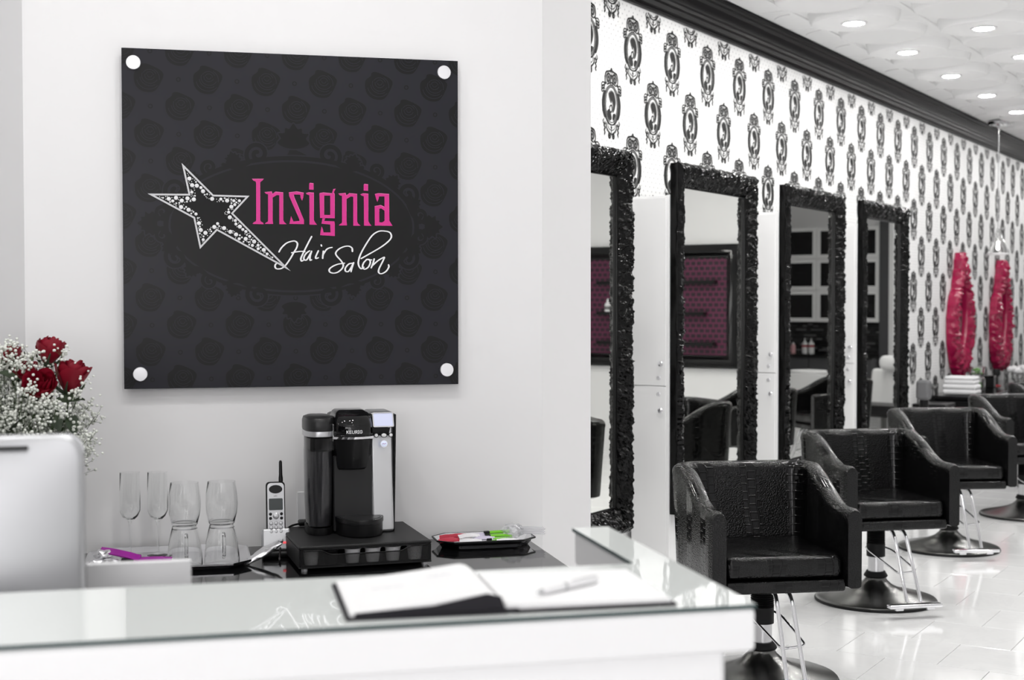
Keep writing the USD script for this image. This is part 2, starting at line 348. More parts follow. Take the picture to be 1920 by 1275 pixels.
# recessed downlights in every second disc
ORD = ['first', 'second', 'third', 'fourth', 'fifth', 'sixth', 'seventh', 'eighth', 'ninth', 'tenth', 'eleventh', 'twelfth', 'thirteenth']
lamp = None; cnt = {}
for xc, yc, i, j in LIT:
    if i > 4 or (yc < 5.3 and i) or (xc > -1.6 and yc > 10.9): continue
    k = cnt[i] = cnt.get(i, 0) + 1
    lab = f'recessed round downlight in a disc, {ORD[k-1]} along the {ORD[i]} row from the crown moulding'
    loc = (xc, yc, CEIL - .058)
    if lamp is None:
        lamp = thing('downlight', lab, 'ceiling light', loc, 0, 'recessed downlights in ceiling discs')
        part(lamp, 'trim_ring', lathe([(.060, .004), (.060, -.006), (.066, -.008), (.078, -.004), (.080, .002), (.060, .004)], 28), 'white_plastic')
        part(lamp, 'lens', lathe([(0, -.013), (.03, -.0125), (.052, -.010), (.059, -.004), (.059, .002), (0, .002)], 24), 'lamp_lens', True)
    else: dup(lamp, loc, 0, lab)
# plain downlights in the flat ceiling over the reception
for k, (x, y, w) in enumerate([(-1.0, 1.6, 'above the reception counter'), (*R2W(.62, 2.95)[:2], 'over the staff side of the counter'), (*R2W(-.6, 2.9)[:2], 'above the computer'), (*R2W(.15, 2.75)[:2], 'over the staff seat behind the ledger'), (*R2W(-1.3, 2.5)[:2], 'at the far end of the counter'), (.6, .4, 'above the shop entrance'), (-3.6, -1.0, 'near the shopfront window')]):
    dup(lamp, (x, y, CEIL + .010), 0, 'flush round downlight ' + w, 'flush downlights over the reception')

# wallpaper medallions: a printed layer on the paper
def spiral(cx, cy, r, turns, a0, s=1, n=26):
    t = np.linspace(0, 1, n); a = a0 + s * turns * 2 * PI * t; q = r * (1 - .82 * t)
    return [(cx + u * math.cos(w), cy + u * math.sin(w)) for u, w in zip(q, a)]
def medallion():
    W = []; B = []
    o = lambda a, b: ell(0, -.012, a, b, 44)
    side = o(.110, .114).difference(o(.082, .104)).difference(sbox(-.2, .058, .2, .3)).difference(sbox(-.2, -.3, .2, -.088))
    B.append(side)
    B.append(o(.080, .110).difference(o(.074, .104))); B.append(o(.067, .098).difference(o(.062, .093)))
    # cameo: hair, cheek gap and shoulder as plain blobs
    hair = Polygon(spline([(-.030, .045), (.000, .062), (.030, .050), (.046, .010), (.036, -.030), (.016, -.048), (.020, -.012), (.006, .012), (-.006, .002), (-.020, .022)], 5, True))
    neck = Polygon(spline([(-.050, -.052), (-.028, -.036), (-.010, -.052), (.004, -.080), (-.012, -.098), (-.040, -.084)], 5, True))
    curl = Polygon(spline([(-.020, -.018), (.004, -.010), (.012, -.036), (-.002, -.056), (-.024, -.046)], 5, True)); bust = Polygon(spline([(.018, -.060), (.044, -.056), (.050, -.076), (.030, -.098), (.012, -.088)], 5, True))
    clip = o(.060, .091)
    B += [x.intersection(clip) for x in (hair, neck, bust, curl.difference(curl.buffer(-.009)), Point(-.004, .028).buffer(.006))]
    w = .0110
    for s in (-1, 1):
        S = lambda pts: [(s * x, y) for x, y in pts]
        B.append(stroke(S(spiral(.036, .128, .030, 1.35, PI * .95, -1)), w, 2)); B.append(stroke(S([(.070, .100), (.074, .128), (.062, .158), (.030, .166), (.004, .172)]), w, 5))
        B.append(stroke(S([(.012, .100), (.010, .128), (.002, .150)]), .010, 4))
        for y in (.086, .070, .056): B.append(stroke(S([(.078, y + .012), (.102, y + .014), (.116, y), (.104, y - .008), (.092, y)]), .0075, 4))
        B.append(stroke(S([(.060, .100), (.078, .092), (.086, .064)]), w, 5))
        B.append(stroke(S([(.088, -.096), (.096, -.112), (.080, -.122), (.076, -.108)]), .009, 5))
        B.append(stroke(S([(.072, -.118), (.086, -.130), (.072, -.142), (.084, -.154), (.074, -.166), (.080, -.176)]), .012, 5))
        B.append(stroke(S([(.058, -.116), (.058, -.138), (.036, -.158), (.010, -.170)]), w, 5)); B.append(stroke(S(spiral(.020, -.182, .016, 1.1, PI * .4, -1)), w, 2))
        B.append(stroke(S([(.044, -.116), (.040, -.134), (.020, -.146), (0, -.150)]), .005, 5))
    B.append(Point(0, .176).buffer(.012)); B.append(stroke([(-.010, .160), (0, .186), (.010, .160)], .007, 4))
    B.append(stroke([(-.074, -.080), (-.040, -.112), (0, -.120), (.040, -.112), (.074, -.080)], .0075, 5)); B.append(stroke([(-.050, .094), (0, .108), (.050, .094)], .009, 5))
    B.append(Point(0, -.134).buffer(.009)); B.append(LineString([(0, -.140), (0, -.176)]).buffer(.004))
    black = unary_union([b.buffer(0) for b in B]).simplify(.0007)
    grey = unary_union([o(.100, .108).difference(o(.083, .104)), o(.074, .104).difference(o(.067, .098)), hair.buffer(.006).intersection(clip)] + [Point(s * .036, .128).buffer(.026) for s in (-1, 1)]).difference(black).difference(sbox(-.2, -.3, .2, -.105)).simplify(.0008)
    halo = ell(0, -.012, .128, .118, 32).difference(ell(0, -.012, .104, .110, 32)).difference(sbox(-.2, .06, .2, .3)).difference(sbox(-.2, -.3, .2, -.09))
    return flat(black), flat(grey)
mb, mg = medallion()
PY, PZ = .5155 * K, .3275 * K
Bm, Gm = [], []
for row in range(-6, 3):
    zc = 1.5 + 1.083 * K + row * PZ
    for c in range(-6, 26):
        yc = 6.72 * K + (c + (.5 if row % 2 else 0)) * PY
        if not 4.2 < yc < 18.4: continue
        for src, out, e in ((mb, Bm, .0012), (mg, Gm, .0008)):
            v = np.array(src.vertices)
            p = np.c_[np.full(len(v), WX + e), yc + v[:, 0] * K, zc + v[:, 1] * K]
            f = np.array(src.faces)
            keep = (p[f].max(1)[:, 2] < CZ + .004)                     # the paper runs on behind the moulding
            t = trimesh.Trimesh(p, f[keep], process=False)
            if len(t.faces): out.append(t)
part(wl, 'medallion_print', cat(*Bm), 'print_black', False, kind='stuff'); part(wl, 'shading_print', cat(*Gm), 'print_grey', False, kind='stuff')
# ---------------------------------------------------------------- styling stations: white cabinets with ornate mirrors
def ornate_frame(w, h, wt, ws, depth, seed):
    """Rectangular frame in the yz plane facing +x, carved relief all over the front band; origin at the lower near corner of its back."""
    rs = np.random.RandomState(seed); bumps = []
    for _ in range(900):
        bumps.append((rs.rand() * 2 * (w + h), rs.rand(), rs.uniform(.006, .016), rs.uniform(.006, .016)))
    prof_n = 19; step = .006
    corners_o = [(0, 0), (w, 0), (w, h), (0, h)]; corners_i = [(ws, wt), (w - ws, wt), (w - ws, h - wt), (ws, h - wt)]
    loop_o, loop_i = [], []
    for k in range(4):
        a, b, c, d = np.array(corners_o[k]), np.array(corners_o[(k + 1) % 4]), np.array(corners_i[k]), np.array(corners_i[(k + 1) % 4])
        n = max(2, int(np.linalg.norm(b - a) / step))
        for t in np.arange(n) / n: loop_o.append(a + (b - a) * t); loop_i.append(c + (d - c) * t)
    loop_o, loop_i = np.array(loop_o), np.array(loop_i); n = len(loop_o)
    rings = []
    for k in range(prof_n):
        t = k / (prof_n - 1)
        p = loop_o * (1 - t) + loop_i * t
        base = depth * (.70 + .30 * min(1, t / .12)) if t < .25 else depth * (1 - .72 * ((t - .25) / .75) ** 1.3)
        rel = np.zeros(n)
        if .02 < t < .93:
            q = np.c_[p * 105, np.full(n, seed * 3.1)]
            q2 = np.c_[p * 36, np.full(n, seed * 7.7)]
            rel = (np.abs(meshkit.noise(q, seed) - .5) * 2) * .010 + (1 - np.abs(meshkit.noise(q2, seed + 5) - .5) * 2) ** 3 * .013 - .008
        wob = 0
        if k == 0:
            out = (loop_o - np.array([w / 2, h / 2])) ; out = np.sign(out) * (np.abs(out) > np.array([w / 2, h / 2]) - 1e-6)
            wob = out * (.003 + .006 * meshkit.noise(np.c_[p * 30, np.full(n, 1.0)], seed))[:, None]
        rings.append(np.c_[base + rel, p + wob])
    back = [np.c_[np.zeros(n), loop_i], np.c_[np.zeros(n), loop_o], np.c_[np.full(n, depth * .55), loop_o]]
    allr = rings + [np.c_[np.full(n, .001), loop_i]] + [np.c_[np.zeros(n), loop_o]] + [np.c_[np.full(n, depth * .5), loop_o]]
    return loft(np.array(allr), closed=True)
CABD = -3.24 * K
def station(y0, y1, seed, label_c, label_m, near_visible=True):
    y0, y1 = y0 * K, y1 * K
    if near_visible:
        yb0, yb1 = y0 - .005, y1 - .04
        c = thing('station_cabinet', label_c, 'cabinet', (WX, yb0, 0), 0, 'white cabinets between the mirrors')
        W = CABD - WX; D = yb1 - yb0; H = 1.5 + .585 * K; sp = 1.5 - .46 * K
        part(c, 'body', cb(.022, W, .012, D, .0, H, .003), 'door_white', False)
        for nm, za, zb in (('door', .02, sp - .002), ('door', sp + .002, H - .012)):
            d = part(c, nm, cb(.030, W - .018, -.006, .012, za, zb, .0015), 'door_white', False)
            ky = (.118, -.045) if za > .5 else (-.045, -.127)
            za2 = sp
            knob = lathe([(0, 0), (.006, 0), (.006, .010), (.013, .014), (.015, .021), (.011, .027), (0, .028)], 18)
            lock = lathe([(0, 0), (.011, 0), (.011, .004), (.008, .006), (.003, .006), (.003, .004), (0, .004)], 18)
            kz = sp + (.116 if za > .5 else -.127); lz = sp + (.042 if za > .5 else -.042)
            part(d, 'knob', mv(rot(knob, 90, (1, 0, 0)), W - .040, -.006, kz), 'chrome')
            part(d, 'lock', mv(rot(lock, 90, (1, 0, 0)), W - .058, -.006, lz), 'brushed')
        part(c, 'side_strip', cb(W - .018, W, -.003, .012, .0, H, .001), 'door_white', False)
    m = thing('station_mirror', label_m, 'mirror', (CABD + .002, y0, 1.5 - 1.165 * K), 0, 'tall black framed styling mirrors')
    w, h = y1 - y0, 1.925 * K
    part(m, 'frame', ornate_frame(w, h, .118, .095, .062, seed), 'frame_black', 30)
    part(m, 'rim', cat(bx(.002, .012, .094, .098, .116, h - .116), bx(.002, .012, w - .098, w - .094, .116, h - .116), bx(.002, .012, .094, w - .094, h - .120, h - .116), bx(.002, .012, .094, w - .094, .116, .120)), 'satin_black', False)
    part(m, 'glass', bx(.002, .006, .090, w - .090, .112, h - .112), 'mirror', False)
station(5.23, 6.345, 1, 'white cabinet hidden behind the reception wall and the first carved mirror', 'black carved floor-length mirror partly hidden by the white reception wall')
station(6.915, 8.035, 2, 'white two-door cabinet beside the first full mirror behind the nearest chair', 'black carved mirror reflecting a magenta display, above the nearest styling chair')
station(8.565, 9.72, 3, 'white two-door cabinet between the second and third full-length mirrors from the counter', 'black carved mirror reflecting white glazed cupboards and two shampoo bottles')
station(10.195, 11.36, 4, 'narrow-looking white cabinet beside the farthest black carved mirror', 'farthest black carved mirror from the counter, next to bare wallpaper')

# ---------------------------------------------------------------- styling chairs
def chair_shell():
    w, d, t = .30, .285, .034                                          # half width, half depth, half thickness (centre line)
    path = []
    rc = .075
    for x, y in [(-w + t, -d), (-w + t, d - t - rc)]: path.append((x, y))
    P = [(-w + t, -d)] + [(-w + t, y) for y in np.linspace(-d + .02, d - t - rc, 16)] + [(-w + t + rc - rc * math.cos(a), d - t - rc + rc * math.sin(a)) for a in np.linspace(0, PI / 2, 8)[1:]]
    P += [(x, d - t) for x in np.linspace(-w + t + rc, 0, 8)[1:]]
    P = np.array(P); P = np.vstack([P, (P * [-1, 1])[::-1][1:]])
    n = len(P); T = np.gradient(P, axis=0); T /= np.linalg.norm(T, axis=1, keepdims=True); N = np.c_[-T[:, 1], T[:, 0]]   # points inwards? fixed below
    rings = []
    for i in range(n):
        x, y = P[i]; nn = N[i]
        if nn @ (np.array([0, -.05]) - P[i]) < 0: nn = -nn              # towards the seat
        s = np.clip((y + d) / (2 * d - .02), 0, 1)                       # 0 at the arm front, 1 at the back
        e = np.clip((s - .18) / .66, 0, 1); e = e * e * (3 - 2 * e)
        top = .715 + .125 * e; bot = .40 + .012 * (1 - s)
        roll = t * 1.06
        lean = .035 * e * np.clip((s - .75) / .25, 0, 1)
        endk = 1.0 if 0 < i < n - 1 else .80
        prof = []
        for u, z in [(-.55, bot), (-.95, bot + .006), (-1, bot + .02), (-1, (bot + top) / 2), (-1, top - .050)]: prof.append((u * t * endk, z))
        for a in np.linspace(PI, 0, 9): prof.append((math.cos(a) * roll * endk, top - roll + (math.sin(a) * roll if True else 0) - (0 if endk == 1 else .006)))
        for u, z in [(1, top - .058), (1, (bot + top) / 2), (1, bot + .02), (.95, bot + .006), (.55, bot)]: prof.append((u * t * endk, z))
        out = -nn
        rings.append([(x - out[0] * u * 1 + out[0] * lean * (z - bot) / (top - bot), y - out[1] * u + out[1] * lean * (z - bot) / (top - bot) - (0 if endk == 1 else 0), z) for u, z in prof])
    R = np.array(rings)
    f0, f1 = R[0].copy(), R[-1].copy()
    f0[:, 1] -= .008; f1[:, 1] -= .008; R[0], R[-1] = f0, f1
    return loft(R)
def make_chair(label):
    c = thing('styling_chair', label, 'chair', (0, 0, 0), 0, 'black styling chairs')
    part(c, 'shell', chair_shell(), 'croc_leather', 50)
    seat = rb(-.232, .232, -.272, .215, .445, .535, .028, 16)
    v = np.array(seat.vertices)
    part(c, 'seat_cushion', seat, 'croc_leather', 40)
    part(c, 'seat_base', rb(-.236, .236, -.286, .22, .398, .446, .012, 12), 'croc_leather', 40)
    part(c, 'underplate', cb(-.15, .15, -.16, .16, .382, .40, .004), 'matte_black', False)
    base = lathe([(0, 0), (.290, 0), (.297, .004), (.298, .012), (.294, .019), (.280, .024), (.235, .034), (.175, .048), (.120, .064), (.082, .082), (.058, .104), (.050, .118), (.048, .126), (0, .126)], 64)
    part(c, 'base_disc', base, 'base_metal', 40)
    part(c, 'base_rim', lathe([(.286, 0), (.2995, .001), (.302, .007), (.299, .014), (.290, .016), (.286, 0)], 64), 'matte_black', 40)
    part(c, 'collar', lathe([(.036, .122), (.056, .122), (.059, .128), (.055, .136), (.050, .142), (.047, .150), (.036, .150)], 40), 'matte_black', 40)
    part(c, 'post', cyl(.0385, .13, .30, 36), 'post_metal', 40)
    pr = [(0, .225), (.046, .225)]
    pr += [(.046, .29)]
    for k in range(11): z = .292 + k * .0085; pr += [(.041, z), (.047, z + .0042)]
    pr += [(.041, .388), (0, .388)]
    part(c, 'bellows', lathe(pr, 32), 'matte_black', 60)
    # footrest: two chrome tubes running forward and down to a T bar
    for s in (-1, 1):
        part(c, 'footrest_tube', tube(bend([(s * .028, -.05, .39), (s * .028, -.235, .388), (s * .030, -.262, .36), (s * .036, -.40, .075)], .03, 6), .0085, 10), 'chrome', 50)
    part(c, 'footrest_plate', cat(rb(-.135, .135, -.432, -.388, .052, .070, .006, 8), rb(-.10, -.06, -.42, -.40, .040, .054, .004), rb(.06, .10, -.42, -.40, .040, .054, .004)), 'chrome', 40)
    lever = bend([(.045, .02, .268), (.062, -.05, .262), (.082, -.272, .196), (-.02, -.286, .190), (-.062, -.05, .262), (-.045, .02, .268)], .025, 5)
    part(c, 'pump_lever', tube(lever, .0045, 8), 'chrome', 50)
    return c
CH = [(-2.03, 5.20, 40, 'black crocodile-embossed styling chair standing closest to the glass-topped counter'),
      (-2.08, 6.87, 43, 'second black crocodile-embossed styling chair from the counter, whole footrest in view'),
      (-2.14, 8.545, 36, 'third black crocodile-embossed styling chair from the counter'),
      (-2.02, 10.14, 40, 'fourth black crocodile-embossed styling chair from the counter, before the black vanity'),
      (-2.10, 11.80, 42, 'fifth black styling chair from the counter, seen only in a mirror')]
ch0 = make_chair(CH[0][3])
pr_ = stage.GetPrimAtPath(ch0); pr_.GetAttribute('xformOp:translate').Set(Gf.Vec3d(CH[0][0], CH[0][1], 0)); pr_.GetAttribute('xformOp:rotateZ').Set(CH[0][2])
for x, y, a, lab in CH[1:]: dup(ch0, (x, y, 0), a, lab)
# ---------------------------------------------------------------- rose-pink oval mirrors on the wallpaper
def pink_mirror(y, z0, label, seed):
    t = thing('oval_mirror', label, 'mirror', (WX + .004, y * K, 1.5 + (z0 - 1.5) * K), 0, 'rose-pink ornate oval mirrors')
    prof = [(0, .10), (.03, .20), (.07, .235), (.14, .30), (.24, .355), (.36, .39), (.50, .40), (.62, .395), (.72, .36), (.80, .32), (.86, .225), (.92, .21), (.97, .17), (1.03, .165), (1.08, .12), (1.13, .13), (1.17, .085), (1.20, .075), (1.225, .06)]
    prof = [(z * K, hw * K) for z, hw in prof]
    pts = [(hw, z) for z, hw in prof] + [(-hw, z) for z, hw in prof[::-1]]
    out = Polygon(spline(pts, 4, True)); c = (0, .58)
    n = 220; ring_o, ring_i = [], []
    for a in np.linspace(0, 2 * PI, n, endpoint=False):
        d = np.array([math.cos(a), math.sin(a)]); L = out.exterior.intersection(LineString([c, (c[0] + d[0] * 2, c[1] + d[1] * 2)]))
        q = np.array(L.coords[0] if L.geom_type == 'Point' else list(L.geoms)[-1].coords[0]); q = np.array(c) + (q - np.array(c)) * (1 + .10 * (meshkit.noise(np.array([q[0] * 22, q[1] * 22, seed + .5]), seed) - .5)); ring_o.append(q)
        ring_i.append(np.array([c[0] + .20 * d[0], c[1] + .33 * d[1]]))
    ro, ri = np.array(ring_o), np.array(ring_i); rings = []; NR = 16
    for k in range(NR):
        s = k / (NR - 1); p = ro * (1 - s) + ri * s
        base = .030 + .060 * math.sin(PI * (.12 + .80 * s)) ** .8
        q = np.c_[p * 26, np.full(n, seed)]; rel = ((np.abs(meshkit.noise(q, seed) - .5) * 2) ** .7 - .4) * .056 * (0 if s > .92 else 1)
        q2 = np.c_[p * 60, np.full(n, seed + 2.)]; rel = rel + (meshkit.noise(q2, seed + 3) - .5) * .018 * (0 if s > .92 else 1)
        rings.append(np.c_[base + rel, p])
    rings += [np.c_[np.full(n, .004), ri], np.c_[np.zeros(n), ro]]
    part(t, 'frame', loft(np.array(rings), closed=True), 'pink_lacquer', 70)
    e = ell(0, .58, .21, .34, 48); m = ext(e, .004); m.apply_transform(np.array([[0, 0, 1, 0], [1, 0, 0, 0], [0, 1, 0, 0], [0, 0, 0, 1.]]))
    part(t, 'glass', mv(m, .002), 'dark_mirror', False)
pink_mirror(14.20, .765, 'rose-pink carved oval mirror on the wallpaper above the white towels', 3)
pink_mirror(16.02, .735, 'rose-pink carved oval mirror hanging behind the glass pendant lamp', 9)

# crystal pendant lamp
px, py = -3.2 * K, 14.66 * K
t = thing('pendant_lamp', 'clear glass pendant lamp with a white rim before the rose-pink mirror', 'lamp', (px, py, -.03))
part(t, 'canopy', cyl(.10, CEIL - .022, CEIL + .018, 28, c=.006), 'chrome'); part(t, 'cord', tube([(0, 0, CEIL - .02), (0, 0, 2.24)], .004, 8), 'silver_plastic')
part(t, 'shade', lathe([(.012, 2.24), (.020, 2.20), (.036, 2.15), (.060, 2.11), (.086, 2.05), (.094, 2.00), (.090, 2.00), (.082, 2.05), (.056, 2.105), (.032, 2.145), (.016, 2.195), (.010, 2.235)], 20), 'clear_glass', 20)
part(t, 'rim', lathe([(.088, 1.984), (.098, 1.984), (.100, 1.992), (.098, 2.002), (.088, 2.002), (.088, 1.984)], 32), 'white_plastic')
part(t, 'bulb', lathe([(0, 2.03), (.012, 2.035), (.016, 2.055), (.012, 2.08), (.012, 2.11), (0, 2.112)], 16), mat('bulb_glow', (1, 1, 1), .4, emission_color=(1, .98, .95), emission_strength=7.) or 'bulb_glow', True)

# black vanity console with its things
t = thing('vanity_console', 'long low black vanity console under the two rose-pink mirrors', 'console', (WX, 12.43, 0))
part(t, 'top', cb(.005, .46, 0, 5.2, .62, .67, .004), 'gloss_black', False); part(t, 'body', bx(.005, .40, .05, 5.15, .06, .62), 'satin_black', False); part(t, 'plinth', bx(.005, .36, .08, 5.1, 0, .06), 'matte_black', False)
for k in range(4): d = part(t, 'drawer', cb(.40, .418, .08 + k * 1.27, 1.30 + k * 1.27, .36, .61, .002), 'satin_black', False); part(d, 'handle', tube([(.43, .45 + k * 1.27, .44), (.43, .95 + k * 1.27, .44)], .006, 8), 'chrome')
tt = thing('folded_towel', 'lower folded white towel stacked on the black vanity', 'towel', (-3.07, 12.68, .672), 0, 'folded white towels on the vanity')
part(tt, 'towel_body', cat(rb(-.15, .15, -.11, .11, 0, .05, .022, 12), rb(-.148, .148, -.108, .108, .046, .095, .022, 12)), 'towel', 40)
tt = thing('folded_towel', 'upper folded white towel on top of the vanity stack', 'towel', (-3.07, 12.68, .767), 0, 'folded white towels on the vanity')
part(tt, 'towel_body', cat(rb(-.135, .135, -.10, .10, 0, .038, .017, 12), rb(-.133, .133, -.098, .098, .034, .07, .017, 12)), 'towel', 40)
t = thing('glass_jar', 'tall clear glass jar of small green plants on the vanity', 'jar', (-3.09, 13.34, .67))
part(t, 'jar', lathe([(0, .001), (.070, .001), (.076, .01), (.074, .11), (.060, .125), (.062, .14), (.072, .16), (.072, .225), (.068, .225), (.068, .16), (.056, .14), (.055, .125), (.070, .11), (.071, .012), (0, .008)], 24), 'clear_glass', 30)
lv = []
for k in range(34):
    a, r0 = RNG.uniform(0, 2 * PI), RNG.uniform(0, .045); z = RNG.choice([.02, .06, .15, .17]); m = trimesh.creation.icosphere(0, RNG.uniform(.012, .024)); m.apply_scale((1, 1, .7)); lv.append(mv(m, r0 * math.cos(a), r0 * math.sin(a), z + RNG.uniform(0, .04)))
part(t, 'plant', cat(*lv), 'plant_green', False)
t = thing('storage_tin', 'small black square tin beside the glass jar of plants', 'tin', (-3.09, 13.85, .67)); part(t, 'tin', rb(-.05, .05, -.05, .05, 0, .10, .006), 'satin_black'); part(t, 'lid', rb(-.052, .052, -.052, .052, .098, .118, .005), 'gloss_black')
t = thing('goblet', 'dark glass goblet with a dark red foot below the second oval mirror', 'goblet', (-3.10, 14.19, .67)); part(t, 'bowl', lathe([(.008, .085), (.03, .10), (.04, .13), (.038, .165), (.034, .165), (.036, .13), (.026, .104), (0, .092)], 20), 'charcoal'); part(t, 'stem', cyl(.008, .008, .09, 12), 'charcoal'); part(t, 'foot', lathe([(0, 0), (.045, 0), (.045, .006), (.010, .012), (0, .012)], 20), 'bottle_red')
t = thing('flower_bowl', 'glass bowl heaped with fluffy white blossoms on the vanity', 'flower bowl', (-3.06, 15.05, .67))
part(t, 'bowl', lathe([(0, .002), (.05, .002), (.075, .03), (.08, .07), (.07, .10), (.066, .10), (.075, .07), (.07, .033), (.047, .007), (0, .007)], 24), 'clear_glass', 30)
part(t, 'blossoms', cat(*[mv(trimesh.creation.icosphere(1, .032), *(RNG.normal(0, 1, 3) * (.045, .045, .014) + (0, 0, .125))) for _ in range(26)]), 'towel', True)
t = thing('towel_rail', 'chrome double rail along the front of the black vanity', 'rail', (-2.80, 12.5, .05))
part(t, 'rail', tube([(0, 0, .60), (0, 2.2, .60)], .010, 8), 'chrome'); part(t, 'rail', tube([(.02, .1, .52), (.02, 1.9, .52)], .010, 8), 'chrome')
for k in (.95, 1.6): part(t, 'strut', tube([(-.0, k - .1, .60), (.02, k + .1, .52)], .009, 8), 'chrome')
for k in (.05, 2.15): part(t, 'bracket', tube([(-.038, k, .598), (0, k, .60)], .006, 8), 'chrome')
t = thing('padded_stool', 'grey padded stool on a black column beside the farthest mirror', 'stool', (-2.99, 11.13, 0)); part(t, 'seat', rb(-.055, .055, -.055, .055, .72, .88, .03, 14), 'grey_fabric', 40); part(t, 'column', cyl(.035, .02, .72, 20), 'satin_black'); part(t, 'foot', lathe([(0, 0), (.16, 0), (.16, .015), (.05, .03), (0, .03)], 28), 'satin_black')
t = thing('storage_cart', 'low white storage cart between stool and black vanity', 'cart', (-3.15, 12.05, 0)); part(t, 'body', cb(-.13, .13, -.16, .16, .05, .60, .004), 'white_lacquer', False); part(t, 'top_tray', cb(-.14, .14, -.17, .17, .60, .63, .003), 'satin_black', False)
for k in range(3): part(t, 'drawer', cb(-.12, .12, -.17, -.158, .07 + k * .175, .235 + k * .175, .002), 'white_plastic', False)
for sx in (-1, 1):
    for sy in (-1, 1): part(t, 'caster', mv(rot(cyl(.025, -.01, .01, 14), 90, (1, 0, 0)), sx * .1, sy * .13, .025), 'matte_black')

# ---------------------------------------------------------------- what the mirrors show: display, cupboards, shampoo corner
t = thing('product_display', 'large black framed display with magenta honeycomb backing and shelves, seen in the mirrors', 'display', (-1.05, 12.36, .865))
w, h, f = 1.98, 1.19, .128
prof = [(0, 0), (.0, -.055), (.018, -.07), (.06, -.06), (.085, -.066), (f - .02, -.04), (f, -.03), (f, -.012), (.01, 0)]
lo = []
for px_, d in prof: lo.append([(px_, d, px_), (w - px_, d, px_), (w - px_, d, h - px_), (px_, d, h - px_)])
ring = np.array(lo).transpose(1, 0, 2); part(t, 'frame', loft(ring, closed=True), 'gloss_black', 20)
part(t, 'backing', bx(f - .01, w - f + .01, -.014, -.002, f - .01, h - f + .01), 'honeycomb_pink', False)
for z, x0, x1 in ((.832, .23, 1.50), (.53, .335, 1.50), (.238, .235, 1.50)): part(t, 'shelf', cb(x0, x1, -.10, -.014, z - .02, z + .012, .003), 'satin_black', False)
t = thing('spray_bottle', 'small white spray bottle on the middle shelf of the magenta display', 'bottle', (.336, 12.30, 1.4075)); part(t, 'body', lathe([(0, 0), (.03, 0), (.032, .01), (.032, .07), (.020, .09), (0, .09)], 18), 'white_plastic'); part(t, 'nozzle', lathe([(.012, .088), (.014, .10), (.006, .13), (0, .132)], 14), 'white_plastic'); part(t, 'label_band', lathe([(.0325, .02), (.0328, .02), (.0328, .055), (.0325, .055)], 18), 'print_grey')
CAB = [(-.60 + .434 * k) for k in range(4)]
for k, x in enumerate(CAB):
    t = thing('wall_cupboard', f'white framed cupboard with dark glass, {ORD[k]} from the grey panel, seen in a mirror', 'cupboard', (x, 18.6, 1.23), 0, 'glazed cupboards on the end wall')
    part(t, 'carcass', bx(.002, .432, -.30, -.001, 0, 1.29), 'white_lacquer', False)
    for j in range(3):
        d = part(t, 'door', mv(upright(ext(sbox(.003, .003, .431, .427).difference(sbox(.055, .055, .379, .375)), .02)), 0, -.30, j * .43), 'white_lacquer', False)
        part(d, 'pane', bx(.055, .379, -.312, -.302, j * .43 + .05, j * .43 + .38), 'gloss_black', False)
t = thing('grey_panel', 'dark grey upright panel at the end of the glazed cupboards', 'panel', (-.728, 18.6, 0)); part(t, 'panel', cb(.0, .125, -.34, -.002, 0, 2.62, .003), 'grey_panel', False); part(t, 'edge_strip', cb(-.06, -.002, -.34, -.002, 0, 2.62, .002), 'white_plastic', False)
t = thing('tiled_backsplash', 'backsplash of dark narrow glass mosaic below the cupboards', 'backsplash', (-.60, 18.6, .80))
for v in range(3): mat(f'mosaic_{v}', [(.008, .008, .009), (.03, .03, .032), (.16, .16, .165)][v], .12)
part(t, 'backing', bx(0, 1.74, -.008, -.001, 0, .43), 'matte_black', False)
q = 0
for r_ in range(16):
    x = -RNG.uniform(0, .1)
    while x < 1.74:
        l = RNG.uniform(.06, .16); a, b = max(0, x), min(1.74, x + l - .003)
        if b - a > .01 and q < 290: part(t, 'tile', bx(a, b, -.013, -.008, r_ * .0255, r_ * .0255 + .0225), f'mosaic_{RNG.choice(3, p=[.5, .3, .2])}', False); q += 1
        x += l
t = thing('back_counter', 'black counter with dark doors under the mosaic backsplash', 'counter', (-.60, 18.6, 0)); part(t, 'worktop', cb(0, 1.74, -.62, -.02, .76, .80, .003), 'gloss_black', False); part(t, 'body', bx(.01, 1.73, -.58, -.02, 0, .76), 'grey_panel', False)
for k in range(4): part(t, 'door', cb(.015 + k * .43, .435 + k * .43, -.60, -.58, .05, .74, .002), 'grey_panel', False)
bot = None
for k, (x, lab) in enumerate([(.343, 'white shampoo bottle with a red band beside its twin, nearer the grey panel'), (.434, 'white shampoo bottle with a red band beside its twin, farther from the grey panel')]):
    t = thing('shampoo_bottle', lab, 'bottle', (x, 18.3, .80), 0, 'shampoo bottles on the back counter'); part(t, 'body', lathe([(0, 0), (.036, 0), (.04, .01), (.04, .13), (.028, .15), (0, .15)], 20), 'white_plastic'); part(t, 'band', lathe([(.0405, .085), (.0408, .085), (.0408, .115), (.0405, .115)], 20), 'bottle_red'); part(t, 'pump', lathe([(.014, .15), (.014, .17), (.006, .175), (.006, .205), (0, .206)], 14), 'white_plastic')
for k, x in enumerate((.60, .68)):
    t = thing('pink_bottle', ['muted pink bottle on the back counter, closer to the shampoo bottles', 'muted pink bottle on the back counter, end of the row'][k], 'bottle', (x, 18.3, .80)); part(t, 'body', lathe([(0, 0), (.03, 0), (.033, .01), (.033, .10), (.02, .12), (0, .12)], 18), 'packet_pink'); part(t, 'cap', cyl(.014, .118, .145, 14), 'white_plastic')
t = thing('shampoo_unit', 'white shampoo basin unit with a sloping top, seen in the third mirror', 'basin unit', (-1.34, 14.2, 0))
